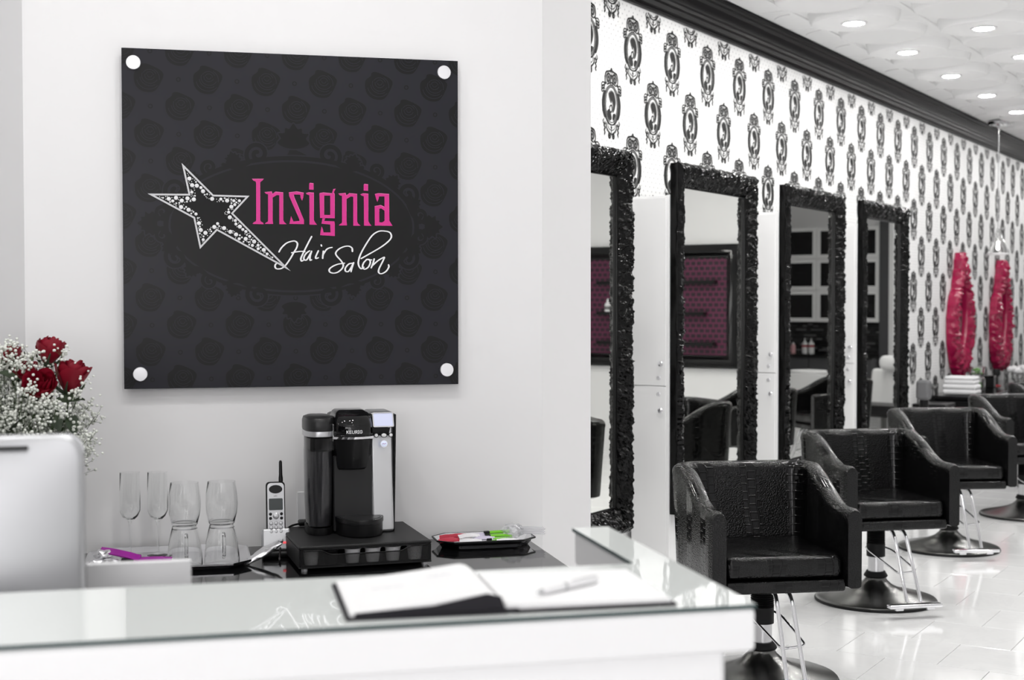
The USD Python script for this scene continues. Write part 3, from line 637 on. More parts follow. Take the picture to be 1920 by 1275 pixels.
sd = Polygon([(0, 0), (.62, 0), (.62, .74), (.06, .72)]); part(t, 'body', rot(mv(upright(ext(sd, .5)), 0, .5, 0), 0, (0, 0, 1)), 'white_lacquer', False); part(t, 'basin_rim', mv(lathe([(.16, .0), (.20, .0), (.205, .02), (.19, .03), (.165, .02), (.16, 0)], 28), .36, .26, .735), 'white_plastic')
t = thing('shampoo_chair', 'shampoo chair with white towel over its headrest, seen in the farthest mirror', 'chair', (-1.95, 14.2, 0), 10)
part(t, 'headrest_towel', rb(-.11, .10, -.10, .10, .80, .95, .06, 14), 'towel', 40); part(t, 'backrest', rot(rb(-.26, .26, .02, .14, .36, .82, .04, 12), -8, (1, 0, 0), (0, 0, .4)), 'white_lacquer', 40); part(t, 'seat', rb(-.27, .27, -.42, .12, .34, .46, .04, 12), 'satin_black', 40); part(t, 'pedestal', cyl(.10, .02, .34, 24), 'base_metal'); part(t, 'foot', cyl(.28, 0, .03, 36, c=.006), 'base_metal')
# ---------------------------------------------------------------- reception: sign on the canted wall
def rthing(name, label, cat, a, b, z=0., turn=0., group=None): return thing(name, label, cat, R2W(a, b, z), 45 + turn, group)
GLYPHS=[[[[-1242,1214],[-898,1222],[-938,1167],[-991,1134],[-1004,1099],[-1008,13],[-990,-27],[-929,-61],[-908,-106],[-1234,-103],[-1202,-57],[-1141,-24],[-1127,11],[-1123,1096],[-1136,1136],[-1202,1162]]],[[[-886,833],[-673,856],[-652,784],[-567,853],[-341,836],[-343,23],[-317,-36],[-245,-97],[-458,-100],[-456,747],[-527,751],[-647,677],[-650,18],[-637,-95],[-876,-98],[-849,-60],[-788,-24],[-783,16],[-780,768],[-838,780]]],[[[-180,839],[47,870],[256,837],[240,693],[207,598],[167,678],[154,773],[-33,777],[-20,702],[259,32],[259,-90],[-165,-88],[-143,26],[-116,147],[-84,67],[-49,-13],[125,3],[120,57],[-167,726]]],[[[316,821],[396,850],[552,842],[550,36],[582,-31],[642,-104],[420,-101],[418,764],[348,784]]],[[[416,1102],[437,1129],[545,1118],[545,923],[415,931]]],[[[714,829],[828,853],[1085,831],[1121,954],[1194,969],[1139,859],[1166,805],[1165,94],[731,98]],[[855,759],[1031,762],[1029,192],[853,190]]],[[[799,88],[880,90],[853,13],[1151,4],[1164,-64],[1163,-430],[730,-409],[749,-259],[776,-150],[811,-231],[830,-326],[1036,-323],[1028,-93],[771,-69]]],[[[1270,826],[1487,850],[1509,777],[1596,846],[1828,829],[1827,6],[1854,-54],[1928,-115],[1709,-119],[1711,740],[1637,744],[1514,668],[1513,1],[1526,-113],[1281,-116],[1308,-78],[1371,-42],[1376,-1],[1378,760],[1318,773]]],[[[1921,817],[2004,846],[2163,838],[2161,24],[2194,-43],[2254,-116],[2029,-114],[2025,759],[1954,780]]],[[[2023,1100],[2045,1128],[2155,1116],[2154,920],[2023,928]]],[[[2355,834],[2465,858],[2782,842],[2789,42],[2883,-108],[2353,-107],[2349,473],[2533,509],[2644,456],[2644,765],[2479,762],[2465,680],[2429,597],[2396,679]],[[2486,393],[2547,408],[2643,341],[2643,40],[2574,-11],[2486,-4]]]]
SCRIPT=[[[-472,-908],[-399,-786],[-252,-650],[-91,-594],[2,-593],[64,-660],[42,-782],[-39,-918],[-147,-1108],[-281,-1298],[-402,-1393],[-535,-1407],[-588,-1354],[-574,-1273],[-508,-1240]],[[-106,-932],[42,-903],[203,-888],[284,-901]],[[479,-452],[392,-616],[297,-806],[216,-969],[162,-1105],[181,-1173],[224,-1159]],[[418,-873],[324,-941],[256,-1050],[256,-1131],[323,-1144],[391,-1049],[450,-940]],[[477,-886],[431,-1035],[431,-1143],[477,-1135]],[[675,-870],[601,-1034],[606,-1096],[674,-1074]],[[759,-698],[770,-725]],[[823,-882],[801,-1086]],[[801,-1005],[905,-841],[986,-786],[1081,-766]],[[1680,-874],[1667,-779],[1571,-725],[1435,-740],[1285,-810],[1189,-920],[1216,-1015],[1338,-1150],[1406,-1272],[1379,-1381],[1256,-1491],[1120,-1527],[1011,-1492],[998,-1411],[1093,-1328],[1257,-1259],[1447,-1231]],[[1679,-1229],[1570,-1257],[1474,-1367],[1474,-1462],[1556,-1475],[1638,-1366],[1693,-1256]],[[1715,-1215],[1665,-1365],[1638,-1475]],[[1940,-1090],[2187,-951],[2518,-756],[2739,-590],[2844,-451],[2808,-314],[2656,-267],[2463,-278],[2270,-403],[2078,-679],[1926,-954],[1857,-1173],[1871,-1309],[1939,-1391],[2021,-1349]],[[2104,-1116],[2008,-1226],[1980,-1350],[2049,-1404],[2159,-1335],[2214,-1197],[2173,-1116],[2104,-1116],[2255,-1129]],[[2330,-1101],[2296,-1224],[2241,-1361]],[[2283,-1293],[2434,-1155],[2572,-1071],[2633,-1057],[2572,-1195],[2475,-1387],[2461,-1497],[2544,-1538],[2682,-1468],[2765,-1344],[2760,-1275]]]
STAR=[[-3232,1627],[-2342,731],[-1313,717],[-1783,198],[-140,-1469],[-2246,-311],[-2736,-846],[-2910,41],[-4189,732],[-3048,745]]
STAR_IN=[[-2871,929],[-2411,516],[-1850,517],[-2052,193],[-1387,-510],[-2263,-47],[-2605,-316],[-2672,-25],[-2820,236],[-3251,479],[-2791,501]]
SG = rthing('salon_sign', 'square charcoal sign reading Insignia Hair Salon with a rhinestone star', 'sign', .3265, 4.15, 1.740)
SH = .488
part(SG, 'panel', cb(-SH, SH, -.030, -.022, -SH + .001, SH - .001, .0008), 'sign_panel', False)
def onsign(m, e): return mv(upright(m), 0, -.030 - e, 0)
S4 = lambda l: [(x * 1e-4, y * 1e-4) for x, y in l]
def rose_poly():
    o = Polygon(spline([(-.040, .012), (-.037, -.020), (-.018, -.038), (.010, -.040), (.026, -.026), (.041, .006), (.036, .020), (.020, .030), (-.006, .040), (-.020, .038), (-.024, .028)], 5, True)); cut = []
    for r0, a0, a1, dx, dy in [(.033, 190, 320, 0, -.001), (.028, 185, 300, .004, .004), (.023, 160, 330, .004, .006), (.019, 20, 150, .002, .006), (.014, 170, 340, .003, .008), (.010, 0, 170, .003, .008), (.006, 180, 350, .003, .008), (.030, -10, 60, 0, 0)]:
        t = np.radians(np.linspace(a0, a1, 14)); cut.append(LineString(np.c_[dx + r0 * np.cos(t), dy + r0 * np.sin(t) * .95]).buffer(.0011, quad_segs=1))
    return o.difference(unary_union(cut))
ring = Point(0, 0).buffer(.0068, quad_segs=4).difference(Point(0, 0).buffer(.0040, quad_segs=4)); R0 = rose_poly(); roses = []
border = sbox(-SH + .002, -SH + .003, SH - .002, SH - .003)
ov = ell(-.0035, -.016, .352, .188, 72)
for k in range(0, 13):
    z = .4825 - k * .0785
    for c in range(-4, 5):
        x = c * .1655 + (.0045 if k % 2 == 0 else .083)
        if abs(x) < .53: roses.append(affinity.translate(R0, x, z))
        if abs(x + .0828) < .49: roses.append(affinity.translate(ring, x + .0828, z - .002))
rose = unary_union(roses).intersection(border)
# damask oval: plain dark oval, scrolled border
orn = [ov]
def put(g, ang, rr=(.385, .222), flip=1, s=1.):
    x, y = rr[0] * math.cos(ang), rr[1] * math.sin(ang)
    nx, ny = math.cos(ang) / rr[0], math.sin(ang) / rr[1]
    return affinity.translate(affinity.rotate(affinity.scale(g, flip * s, s, origin=(0, 0)), math.degrees(math.atan2(ny, nx)) - 90, origin=(0, 0)), x - .0035, y - .012)
def scroll(r=.034, w=.012): return unary_union([stroke(spiral(0, 0, r, 1.35, -.6, 1, 22), w, 2), stroke([(r * .8, -r * .6), (r * 1.9, -r * .9), (r * 3.0, -r * .5)], w * .9, 4)])
leaf = Polygon(spline([(0, .062), (.012, .046), (.024, .048), (.026, .034), (.044, .032), (.036, .018), (.046, .004), (.020, -.01), (-.020, -.01), (-.046, .004), (-.036, .018), (-.044, .032), (-.026, .034), (-.024, .048), (-.012, .046)], 3, True))
sc, sm = scroll(), scroll(.022, .010)
for ang, s in ((90, 1.0), (270, .8)): orn.append(put(leaf, rad(ang), (.385, .235), 1, s))
for ang in (0, 180): orn.append(put(leaf, rad(ang), (.398, .2), 1, .75))
for k, a in enumerate((74, 50, 27, 9)):
    for b, fl_ in ((a, 1), (180 - a, -1), (180 + a, 1), (360 - a, -1)): orn.append(put(sc if k % 2 == 0 else sm, rad(b), (.378, .214), fl_))
for a in (62, 38, 18):
    for b, fl_ in ((a, 1), (180 - a, -1), (180 + a, 1), (360 - a, -1)): orn.append(put(leaf, rad(b), (.368, .206), fl_, .5))
orn.append(ell(-.0035, -.014, .372, .204, 72).difference(ell(-.0035, -.016, .358, .194, 72)))
orn = unary_union(orn).buffer(0).intersection(border)
part(SG, 'rose_print', onsign(flat(rose.difference(orn.buffer(.004))), .0004), 'sign_rose', False, kind='stuff')
part(SG, 'oval_print', onsign(flat(orn), .0004), 'sign_dark', False)
part(SG, 'lettering', onsign(cat(*[ext(Polygon(S4(gl[0]), [S4(h_) for h_ in gl[1:]]).buffer(0), .0016) for gl in GLYPHS]), .0003), 'sign_lettering_pink', False, label='magenta lettering reading Insignia')
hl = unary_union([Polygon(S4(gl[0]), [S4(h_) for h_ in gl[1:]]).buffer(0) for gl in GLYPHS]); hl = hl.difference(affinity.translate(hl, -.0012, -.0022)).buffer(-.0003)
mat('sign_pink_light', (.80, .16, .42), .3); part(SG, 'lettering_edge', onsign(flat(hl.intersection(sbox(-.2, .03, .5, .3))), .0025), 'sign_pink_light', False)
SW = []
for i, s in enumerate(SCRIPT):
    P = spline(S4(s), 6); n = len(P); w = .0045 * np.ones(n)
    w = w * (.72 + .45 * np.abs(np.gradient(P[:, 1])) / (np.abs(np.gradient(P[:, 1])) + np.abs(np.gradient(P[:, 0])) + 1e-9))
    SW.append(unary_union([LineString(P[k:k + 2]).buffer((w[k] + w[k + 1]) / 4 * 1.0, quad_segs=4) for k in range(n - 1)]))
part(SG, 'script_lettering', onsign(ext(unary_union(SW).simplify(.0002), .0012), .0003), 'sign_white', False, label='white script reading Hair Salon')
star = Polygon(S4(STAR)); inn = Polygon(S4(STAR_IN)); rim = star.difference(star.buffer(-.0050, join_style=2))
part(SG, 'star_ground', onsign(flat(star.buffer(-.002)), .0008), 'sign_black', False)
part(SG, 'star_rim', onsign(ext(unary_union([rim, star.intersection(sbox(*[v * 1e-4 for v in (min(STAR[4][0] - 260, 9999), STAR[4][1] - 50, STAR[4][0] + 50, STAR[4][1] + 190)]))]), .002), .0003), 'sign_silver', False)
band = star.buffer(-.0062, join_style=2).difference(inn.buffer(-.0005)); rs = np.random.RandomState(4); gems = []; taken = []
for r, tries, gap in ((.0062, 700, .0006), (.0047, 1600, .0003), (.0030, 2600, .0002), (.0017, 4200, .0001)):
    b = band.buffer(-r * .86)
    if b.is_empty: continue
    x0, y0, x1, y1 = b.bounds
    for _ in range(tries):
        p = rs.uniform((x0, y0), (x1, y1))
        if not b.contains(Point(p)): continue
        if all((p[0] - q[0]) ** 2 + (p[1] - q[1]) ** 2 > (r + q[2] + gap) ** 2 for q in taken): taken.append((p[0], p[1], r))
for x, y, r in taken: gems.append(mv(lathe([(r, 0), (r, .0006), (r * .6, .0018), (0, .0019)], 8 if r > .003 else 6), x, y))
part(SG, 'rhinestones', onsign(cat(*gems), .0012), 'sign_stone', False, kind='stuff')
for x, z in ((-.4553, .4454), (.4449, .4504), (-.4430, -.4447), (.4513, -.4431)):
    c = part(SG, 'standoff_cap', mv(rot(lathe([(0, -.001), (.0195, -.001), (.0205, .001), (.0205, .006), (.019, .0075), (0, .0078)], 36), 90, (1, 0, 0)), x, -.0305, z), 'brushed')
    part(c, 'barrel', mv(rot(cyl(.010, -.030, .0, 20), 90, (1, 0, 0)), x, -.0305, z), 'brushed')

# ---------------------------------------------------------------- black back counter against the wall
ZC = .78
t = rthing('back_worktop', 'black high-gloss counter along the wall under the salon sign', 'counter', 0, 0, 0)
part(t, 'worktop', cb(-1.25, 1.022, 3.40, 4.148, ZC - .04, ZC, .002), 'gloss_black', False)
part(t, 'cabinet_body', bx(-1.22, 1.0, 3.43, 4.14, .08, ZC - .04), 'white_lacquer', False); part(t, 'plinth', bx(-1.2, .98, 3.48, 4.12, 0, .08), 'satin_black', False)
for k in range(5): d = part(t, 'door', cb(-1.215 + k * .443, -.777 + k * .443, 3.412, 3.43, .09, ZC - .05, .002), 'white_lacquer', False); part(d, 'handle', tube([(-.83 + k * .443, 3.39, .45), (-.83 + k * .443, 3.39, .60)], .005, 8), 'brushed')

# ---------------------------------------------------------------- white reception counter with glass top
ZT = 1.10
t = rthing('reception_counter', 'white reception counter with a frosted glass top and side wing', 'counter', 0, 0, 0)
part(t, 'front_panel', cb(-1.45, .700, 1.722, 1.80, .02, 1.042, .004), 'white_lacquer', False)
slab = Polygon([(-1.5, 1.704), (.738, 1.704), (.738, 2.36), (.672, 2.36), (.672, 2.015), (-1.5, 2.015)])
part(t, 'ledge', ext(slab.buffer(-.004), .0555, 1.038), 'white_lacquer', False)
part(t, 'ledge_front', rb(-1.5, .7385, 1.7035, 1.72, 1.037, 1.0932, .006), 'white_lacquer')
part(t, 'wing_panel', cb(.676, .734, 1.80, 2.35, .02, 1.04, .003), 'white_lacquer', False)
part(t, 'glass_top', ext(slab, .0062, 1.0938), 'counter_glass', False)
part(t, 'glass_edge', cat(bx(-1.5, .7386, 1.7030, 1.7038, 1.0940, 1.0998), bx(.6714, .6722, 2.016, 2.36, 1.0940, 1.0998), bx(.7378, .7386, 1.704, 2.36, 1.0940, 1.0998), bx(-1.5, .672, 2.0148, 2.0156, 1.0940, 1.0998)), 'glass_edge', False)
part(t, 'work_surface', cb(-1.45, .672, 1.80, 2.50, .72, .75, .002), 'desk_grey', False); part(t, 'support_panel', bx(-1.45, -1.40, 1.8, 2.5, 0, .72), 'white_lacquer', False); part(t, 'support_panel', bx(.60, .66, 1.86, 2.5, 0, .72), 'white_lacquer', False); part(t, 'plinth', bx(-1.4, .68, 1.76, 1.80, 0, .03), 'satin_black', False)

# computer seen from behind
t = rthing('computer', 'large silver all-in-one computer seen from behind on the staff desk', 'computer', -.467, 2.125, .766)
w = .326
def back_rings():
    out = []
    for s in (1, .995, .985, .97, .94, .9, .84, .76, .66, .54, .4, .25, .1):
        pl = rrect(-w * s, w * s, .3135 - .2285 * s, .3135 + .2285 * s, .030 * s, 10); c = []
        L_ = pl.exterior
        for k in range(160):
            p = L_.interpolate(k / 160, normalized=True); X_, Z_ = p.x / w, (p.y - .3135) / .2285
            c.append((p.x, -.008 * min(1, (1 - s) / .015) - .052 * max(0, 1 - abs(X_) ** 2.6) ** .8 * max(0, 1 - abs(Z_) ** 2.6) ** .8, p.y))
        out.append(c)
    return np.array(out)
part(t, 'rear_shell', loft(back_rings()), 'aluminium', True)
part(t, 'bezel', mv(upright(ext(rrect(-w, w, .085, .542, .026, 8), .010)), 0, .010, 0), 'aluminium', 40); part(t, 'screen', bx(-w + .02, w - .02, .0102, .0112, .15, .525), 'gloss_black', False)
part(t, 'vent_slot', cb(-.2, .250, -.0265, -.006, .5225, .5275, .001), 'satin_black', False)
ft = Polygon([(0, -.016), (.20, -.016), (.20, -.010), (.012, -.010), (.012, .14), (0, .14)])
st = mv(ext(ft, .19), 0, 0, -.095); st.apply_transform(np.array([[0, 0, 1, 0], [-1, 0, 0, 0], [0, 1, 0, 0], [0, 0, 0, 1.]])); part(t, 'stand', mv(st, 0, -.015, .0), 'aluminium', False)
# thin white panel standing beside it
t = rthing('desk_panel', 'plain white upright panel standing between the computer and the open ledger', 'panel', -.068, 2.25, .75)
part(t, 'panel', rb(-.080, .080, -.006, .006, .012, .3435, .003), 'white_plastic'); part(t, 'foot', rb(-.082, .082, -.03, .07, 0, .014, .004), 'white_plastic')

# open ledger on the counter
t = rthing('ledger', 'open blank-paged ledger with black cover lying on the glass counter', 'book', .412, 1.835, ZT, -1.5)
part(t, 'cover', cat(rb(-.212, -.004, -.112, .112, .0, .004, .0018), rb(.004, .224, -.112, .112, .0, .004, .0018), rb(-.03, .012, -.112, .112, .001, .006, .0018)), 'cover_black')
def pages(x0, x1, hump, y=.104):
    xs = np.linspace(x0, x1, 26); up = []
    for x in xs:
        s = (x - x0) / (x1 - x0); up.append(hump(s))
    top = list(zip(xs, up)); poly = Polygon([(x0, .0042)] + top + [(x1, .0042)])
    m = mv(ext(poly.buffer(0), 2 * y), 0, 0, -y); m.apply_transform(np.array([[1, 0, 0, 0], [0, 0, -1, 0], [0, 1, 0, 0], [0, 0, 0, 1.]])); return m
part(t, 'page_block', pages(-.206, -.006, lambda s: .009 + .021 * s ** 1.3 - .020 * max(0, (s - .86) / .14) ** 2), 'paper', 40, label='pages rising towards the spine')
part(t, 'page_block', pages(-.004, .218, lambda s: .0105 - .002 * s + .002 * (1 - s) ** 6), 'paper', 40)
part(t, 'cover_fold', loft(np.array([[(-.200, -.1045 - e, .004), (-.200, -.1045 - e, .0085), (-.10, -.1045 - e, .014), (-.03, -.1045 - e, .0265), (-.012, -.1045 - e, .022), (-.006, -.1045 - e, .004)] for e in (0, .0025)])), 'cover_black', False)
wr = []
for k, (x, y) in enumerate([(-.165, .02), (-.15, .02), (-.135, .018), (-.085, .045), (-.075, .043), (-.065, .046)]): wr.append(LineString(spline([(x, y), (x + .004, y + .004), (x + .007, y - .003), (x + .012, y + .003)], 5)).buffer(.0006))
ink = flat(unary_union(wr)); v = np.array(ink.vertices); s_ = (v[:, 0] + .206) / .2; v[:, 2] = .009 + .021 * s_ ** 1.3 + .0004; part(t, 'handwriting', trimesh.Trimesh(v, ink.faces, process=False), 'ink', False)
P0, P1 = np.array((.455, 1.771)), np.array((.560, 1.842)); dd = P1 - P0; L = np.linalg.norm(dd)
t = rthing('pen', 'white pen lying across the flat page of the ledger', 'pen', *(P0 + P1) / 2, ZT + .0155, math.degrees(math.atan2(dd[1], dd[0])))
pr = lambda p: rot(lathe(p, 14), 90, (0, 1, 0))
part(t, 'barrel', pr([(0, -L / 2 + .010), (.0032, -L / 2 + .011), (.0048, -L / 2 + .02), (.0048, L / 2 - .002), (0, L / 2)]), 'white_plastic'); part(t, 'tip', pr([(0, -L / 2), (.0012, -L / 2 + .001), (.0036, -L / 2 + .0115), (0, -L / 2 + .0115)]), 'silver_plastic'); part(t, 'grip_ring', pr([(.0049, -.008), (.0052, -.007), (.0052, -.004), (.0049, -.003)]), 'silver_plastic'); part(t, 'clip', cb(.01, L / 2 - .002, -.0015, .0015, .0052, .0066, .0005), 'white_plastic', False)
# ---------------------------------------------------------------- bouquet of red roses and baby's breath
t = rthing('bouquet', 'bouquet of red roses and white baby\'s breath in a vase behind the computer', 'flowers', -.43, 3.72, ZC)
part(t, 'vase', lathe([(0, .002), (.045, .002), (.055, .02), (.06, .10), (.05, .19), (.058, .235), (.054, .235), (.046, .19), (.055, .10), (.05, .022), (0, .008)], 28), 'clear_glass', 40)
def petal(r, h, a0, span, openness, seed, n=9, m=7):
    rs_ = np.random.RandomState(seed); V = []
    for i in range(m):
        v = i / (m - 1); rr = r * (.30 + .80 * math.sin(v * PI * .56)) * (1 - .10 * v) + openness * r * v ** 3 * .75
        for j in range(n):
            u = j / (n - 1) * 2 - 1; a = a0 + u * span * (.55 + .45 * math.sin(PI * min(1, v * .75 + .12)))
            z = h * v * (1 - .16 * u * u) - openness * h * .20 * v ** 6 + .003 * math.sin(3 * a + seed) * v
            q = rr + .0035 * math.sin(a * 4 + seed) * v * v
            V.append((q * math.cos(a), q * math.sin(a), z))
    V = np.array(V); F = []
    for i in range(m - 1):
        for j in range(n - 1): a = i * n + j; F += [(a, a + 1, a + n + 1), (a, a + n + 1, a + n)]
    T_ = trimesh.Trimesh(V, F, process=False); nn = T_.vertex_normals; V2 = V - nn * .0009
    F2 = [f[::-1] for f in (np.array(F) + len(V)).tolist()]
    return trimesh.Trimesh(np.vstack([V, V2]), F + F2, process=False)
def rose(pos, r, h, tilt, az, seed, parent):
    ps = []; layers = [(.35, 3, .0), (.52, 3, .02), (.70, 4, .05), (.86, 4, .12), (.96, 4, .24)]
    for li, (k, n, op) in enumerate(layers):
        for q in range(n): ps.append(mv(petal(r * k, h * (1.0 - .03 * li), 2 * PI * q / n + li * .7 + seed, 1.25 if li < 3 else .95, op, seed * 9 + li * 5 + q), 0, 0, h * .03 * (4 - li) * .3))
    Tm = trimesh.transformations.rotation_matrix(rad(tilt), (-math.sin(rad(az)), math.cos(rad(az)), 0))
    Tm[:3, 3] = pos
    m = cat(*ps); m.apply_transform(Tm); p = part(parent, 'rose', m, 'petal_red', 60)
    cal = []
    for k in range(5):
        a = 2 * PI * k / 5 + seed; sp = [(r * .25 * math.cos(a), r * .25 * math.sin(a), -.004), (r * .75 * math.cos(a), r * .75 * math.sin(a), h * .10), (r * 1.05 * math.cos(a + .1), r * 1.05 * math.sin(a + .1), h * .42)]
        cal.append(tube(spline(sp, 4), np.linspace(.006, .0012, 9), 6))
    cal.append(mv(trimesh.creation.icosphere(1, r * .36), 0, 0, -.003)); c = cat(*cal); c.apply_transform(Tm); part(p, 'calyx', c, 'leaf_green')
    st_ = spline([pos, np.array(pos) * (.85, .85, .78) + (0, 0, .0), (0, 0, .10), (0, 0, .03)], 6); part(p, 'stem', tube(st_, .0032, 7), 'stem_green')
for i, (a, b, z, r, h, ti, az) in enumerate([(-.335, 3.74, 1.345, .034, .066, 8, 0), (-.283, 3.72, 1.272, .041, .082, 12, -40), (-.345, 3.67, 1.272, .040, .055, 48, -95), (-.388, 3.72, 1.306, .030, .042, 25, -100), (-.42, 3.75, 1.345, .034, .046, 20, 180), (-.50, 3.70, 1.33, .036, .05, 25, 200), (-.50, 3.80, 1.38, .036, .05, 10, 180)]):
    rose((a + .43, b - 3.72, z - ZC), r, h, ti, az, i + 1, t)
def leafm(p, d, l, wd, seed):
    d = np.array(d, float); d /= np.linalg.norm(d); s_ = np.cross(d, (0.1, -.6, 1)); s_ /= np.linalg.norm(s_); nn = np.cross(s_, d); V = []
    for u in np.linspace(0, 1, 8):
        for v in (-1, -.5, 0, .5, 1): V.append(np.array(p) + d * l * u + s_ * wd * v * math.sin(PI * u ** .75) + nn * (abs(v) * .18 * wd - .18 * l * u * u))
    F = []
    for i in range(7):
        for j in range(4): a = i * 5 + j; F += [(a, a + 1, a + 6), (a, a + 6, a + 5)]
    V = np.array(V); T_ = trimesh.Trimesh(V, F, process=False); V2 = V - T_.vertex_normals * .0008
    return trimesh.Trimesh(np.vstack([V, V2]), F + [f[::-1] for f in (np.array(F) + len(V)).tolist()], process=False)
for k, (p, d, l, wd) in enumerate([((.12, -.03, .475), (1, -.3, .12), .07, .022), ((.10, -.05, .455), (.5, -.3, -.8), .07, .022), ((.15, -.03, .44), (.3, -.2, -1), .06, .018), ((.03, -.06, .53), (-.5, -.4, .3), .055, .02), ((.02, -.09, .40), (.3, -.5, .5), .075, .024), ((-.02, -.10, .38), (-.6, -.4, .4), .08, .026), ((.06, -.09, .37), (.8, -.4, .2), .08, .024), ((-.06, -.08, .42), (-.4, -.5, .7), .08, .024), ((.10, .0, .50), (.4, .2, 1), .05, .008), ((.0, -.10, .36), (.1, -.6, .1), .09, .03)]):
    part(t, 'leaf', leafm(p, d, l, wd, k), 'leaf_green', 60)
rs = np.random.RandomState(11); fl_, stm = [], []
lobes = [((-.02, -.02, .50), (.09, .10, .075), 52), ((.07, -.03, .40), (.085, .09, .07), 52), ((.14, 0, .40), (.055, .06, .085), 40), ((-.03, -.06, .41), (.10, .07, .06), 46), ((.0, .02, .57), (.075, .07, .045), 36), ((-.13, 0, .50), (.08, .09, .12), 50), ((.10, -.10, .47), (.03, .02, .02), 7), ((.15, .0, .34), (.05, .05, .05), 14), ((.10, .0, .31), (.08, .06, .04), 14)]
ball = trimesh.creation.icosphere(0, 1.0)
for c, s_, n in lobes:
    for _ in range(n):
        q = np.array(c) + rs.normal(0, .62, 3) * s_
        if q[2] > .625: q[2] = .625 - rs.rand() * .04
        base = np.array((q[0] * .35, q[1] * .35, .20)); stm.append(tube([base, (base + q) / 2 + rs.normal(0, .008, 3), q], .0007, 4))
        for _ in range(rs.randint(16, 26)):
            f = q + rs.normal(0, .012, 3); m = ball.copy(); m.apply_scale(rs.uniform(.0028, .0052)); fl_.append(mv(m, *f))
            if rs.rand() < .3: stm.append(tube([q - (0, 0, .012), f], .0005, 3))
part(t, 'baby_breath_blossoms', cat(*fl_), 'breath_white', True, kind='stuff'); part(t, 'baby_breath_stems', cat(*stm), 'stem_green', False, kind='stuff')
part(t, 'greenery', cat(*[leafm((rs.uniform(-.10, .10), rs.uniform(-.04, .05), rs.uniform(.26, .40)), rs.normal(0, 1, 3) + (0, -.3, .6), .07, .02, k) for k in range(26)]), 'leaf_green', 60, kind='stuff')

# ---------------------------------------------------------------- silver tray with glasses
def tray(name, label, a0, a1, b0, b1, ch, h, mat_=('chrome', 'satin_black')):
    t = rthing(name, label, 'tray', (a0 + a1) / 2, (b0 + b1) / 2, ZC); x, y = (a1 - a0) / 2, (b1 - b0) / 2
    oc = lambda e: Polygon([(-x + e + ch, -y + e), (x - e - ch, -y + e), (x - e, -y + e + ch), (x - e, y - e - ch), (x - e - ch, y - e), (-x + e + ch, y - e), (-x + e, y - e - ch), (-x + e, -y + e + ch)])
    R = lambda p, z: np.c_[np.array(p.exterior.coords)[:-1], np.full(8, z)]
    part(t, 'tray_body', loft(np.array([R(oc(.020), .0005), R(oc(.018), .0), R(oc(.003), h - .003), R(oc(0), h - .002), R(oc(.0), h), R(oc(.003), h), R(oc(.021), .005), R(oc(.028), .003)])), mat_[0], 25)
    part(t, 'rim', loft(np.array([R(oc(-.0015), h - .004), R(oc(-.0015), h + .0005), R(oc(.002), h + .0005), R(oc(.002), h - .004)]), closed=True), mat_[1], 25)
    return t
tray('serving_tray', 'silver tray with clipped corners carrying the drinking glasses', -.26, .180, 3.80, 4.125, .05, .016, ('brushed', 'chrome'))
TZ = ZC + .005
fl0 = None
for a, b, lab in ((-.146, 4.052, 'clear champagne flute closer to the computer on the silver tray'), (-.070, 4.04, 'clear champagne flute between its twin and the stacked tumblers')):
    t = rthing('champagne_flute', lab, 'glass', a, b, TZ, 0, 'champagne flutes on the silver tray')
    part(t, 'bowl', lathe([(0, .098), (.010, .100), (.022, .112), (.0285, .128), (.0288, .15), (.0275, .236), (.0267, .236), (.0278, .15), (.0272, .129), (.020, .115), (.009, .106), (0, .105)], 32), 'clear_glass', 40)
    part(t, 'stem', lathe([(.0032, .006), (.0028, .03), (.0028, .085), (.005, .096), (.008, .0995)], 16), 'clear_glass', 40); part(t, 'foot', lathe([(0, 0), (.030, 0), (.030, .0015), (.006, .006), (.003, .008), (0, .008)], 32), 'clear_glass', 40)
for a, b, w1_, w2_ in ((.004, 3.872, 'next to the flutes', 'standing next to the flutes'), (.103, 3.872, 'closer to the telephone', 'standing closer to the telephone')):
    t = rthing('glass_mug', f'clear glass mug turned upside down under a tumbler, {w2_}', 'mug', a, b, TZ, 0, 'upturned glass mugs on the tray')
    part(t, 'mug_body', lathe([(.047, 0), (.0485, .002), (.0475, .02), (.043, .06), (.036, .095), (.0335, .105), (.032, .108), (0, .108), (0, .099), (.028, .098), (.032, .090), (.040, .058), (.0450, .02), (.0455, .0)], 36), 'clear_glass', 40)
    part(t, 'handle', tube(bend([(.004, -.038, .088), (.004, -.058, .084), (.004, -.070, .06), (.004, -.064, .032), (.004, -.044, .024)], .018, 5), .0048, 8), 'clear_glass', 60)
    t = rthing('tumbler', f'clear stemless tumbler set on top of an upturned mug, {w1_}', 'glass', a, b, TZ + .1085, 0, 'tumblers on the upturned mugs')
    part(t, 'glass_body', lathe([(0, 0), (.030, 0), (.0345, .003), (.041, .03), (.0435, .055), (.042, .085), (.0375, .117), (.0368, .117), (.0412, .085), (.0427, .055), (.040, .031), (.033, .009), (0, .007)], 36), 'clear_glass', 40)

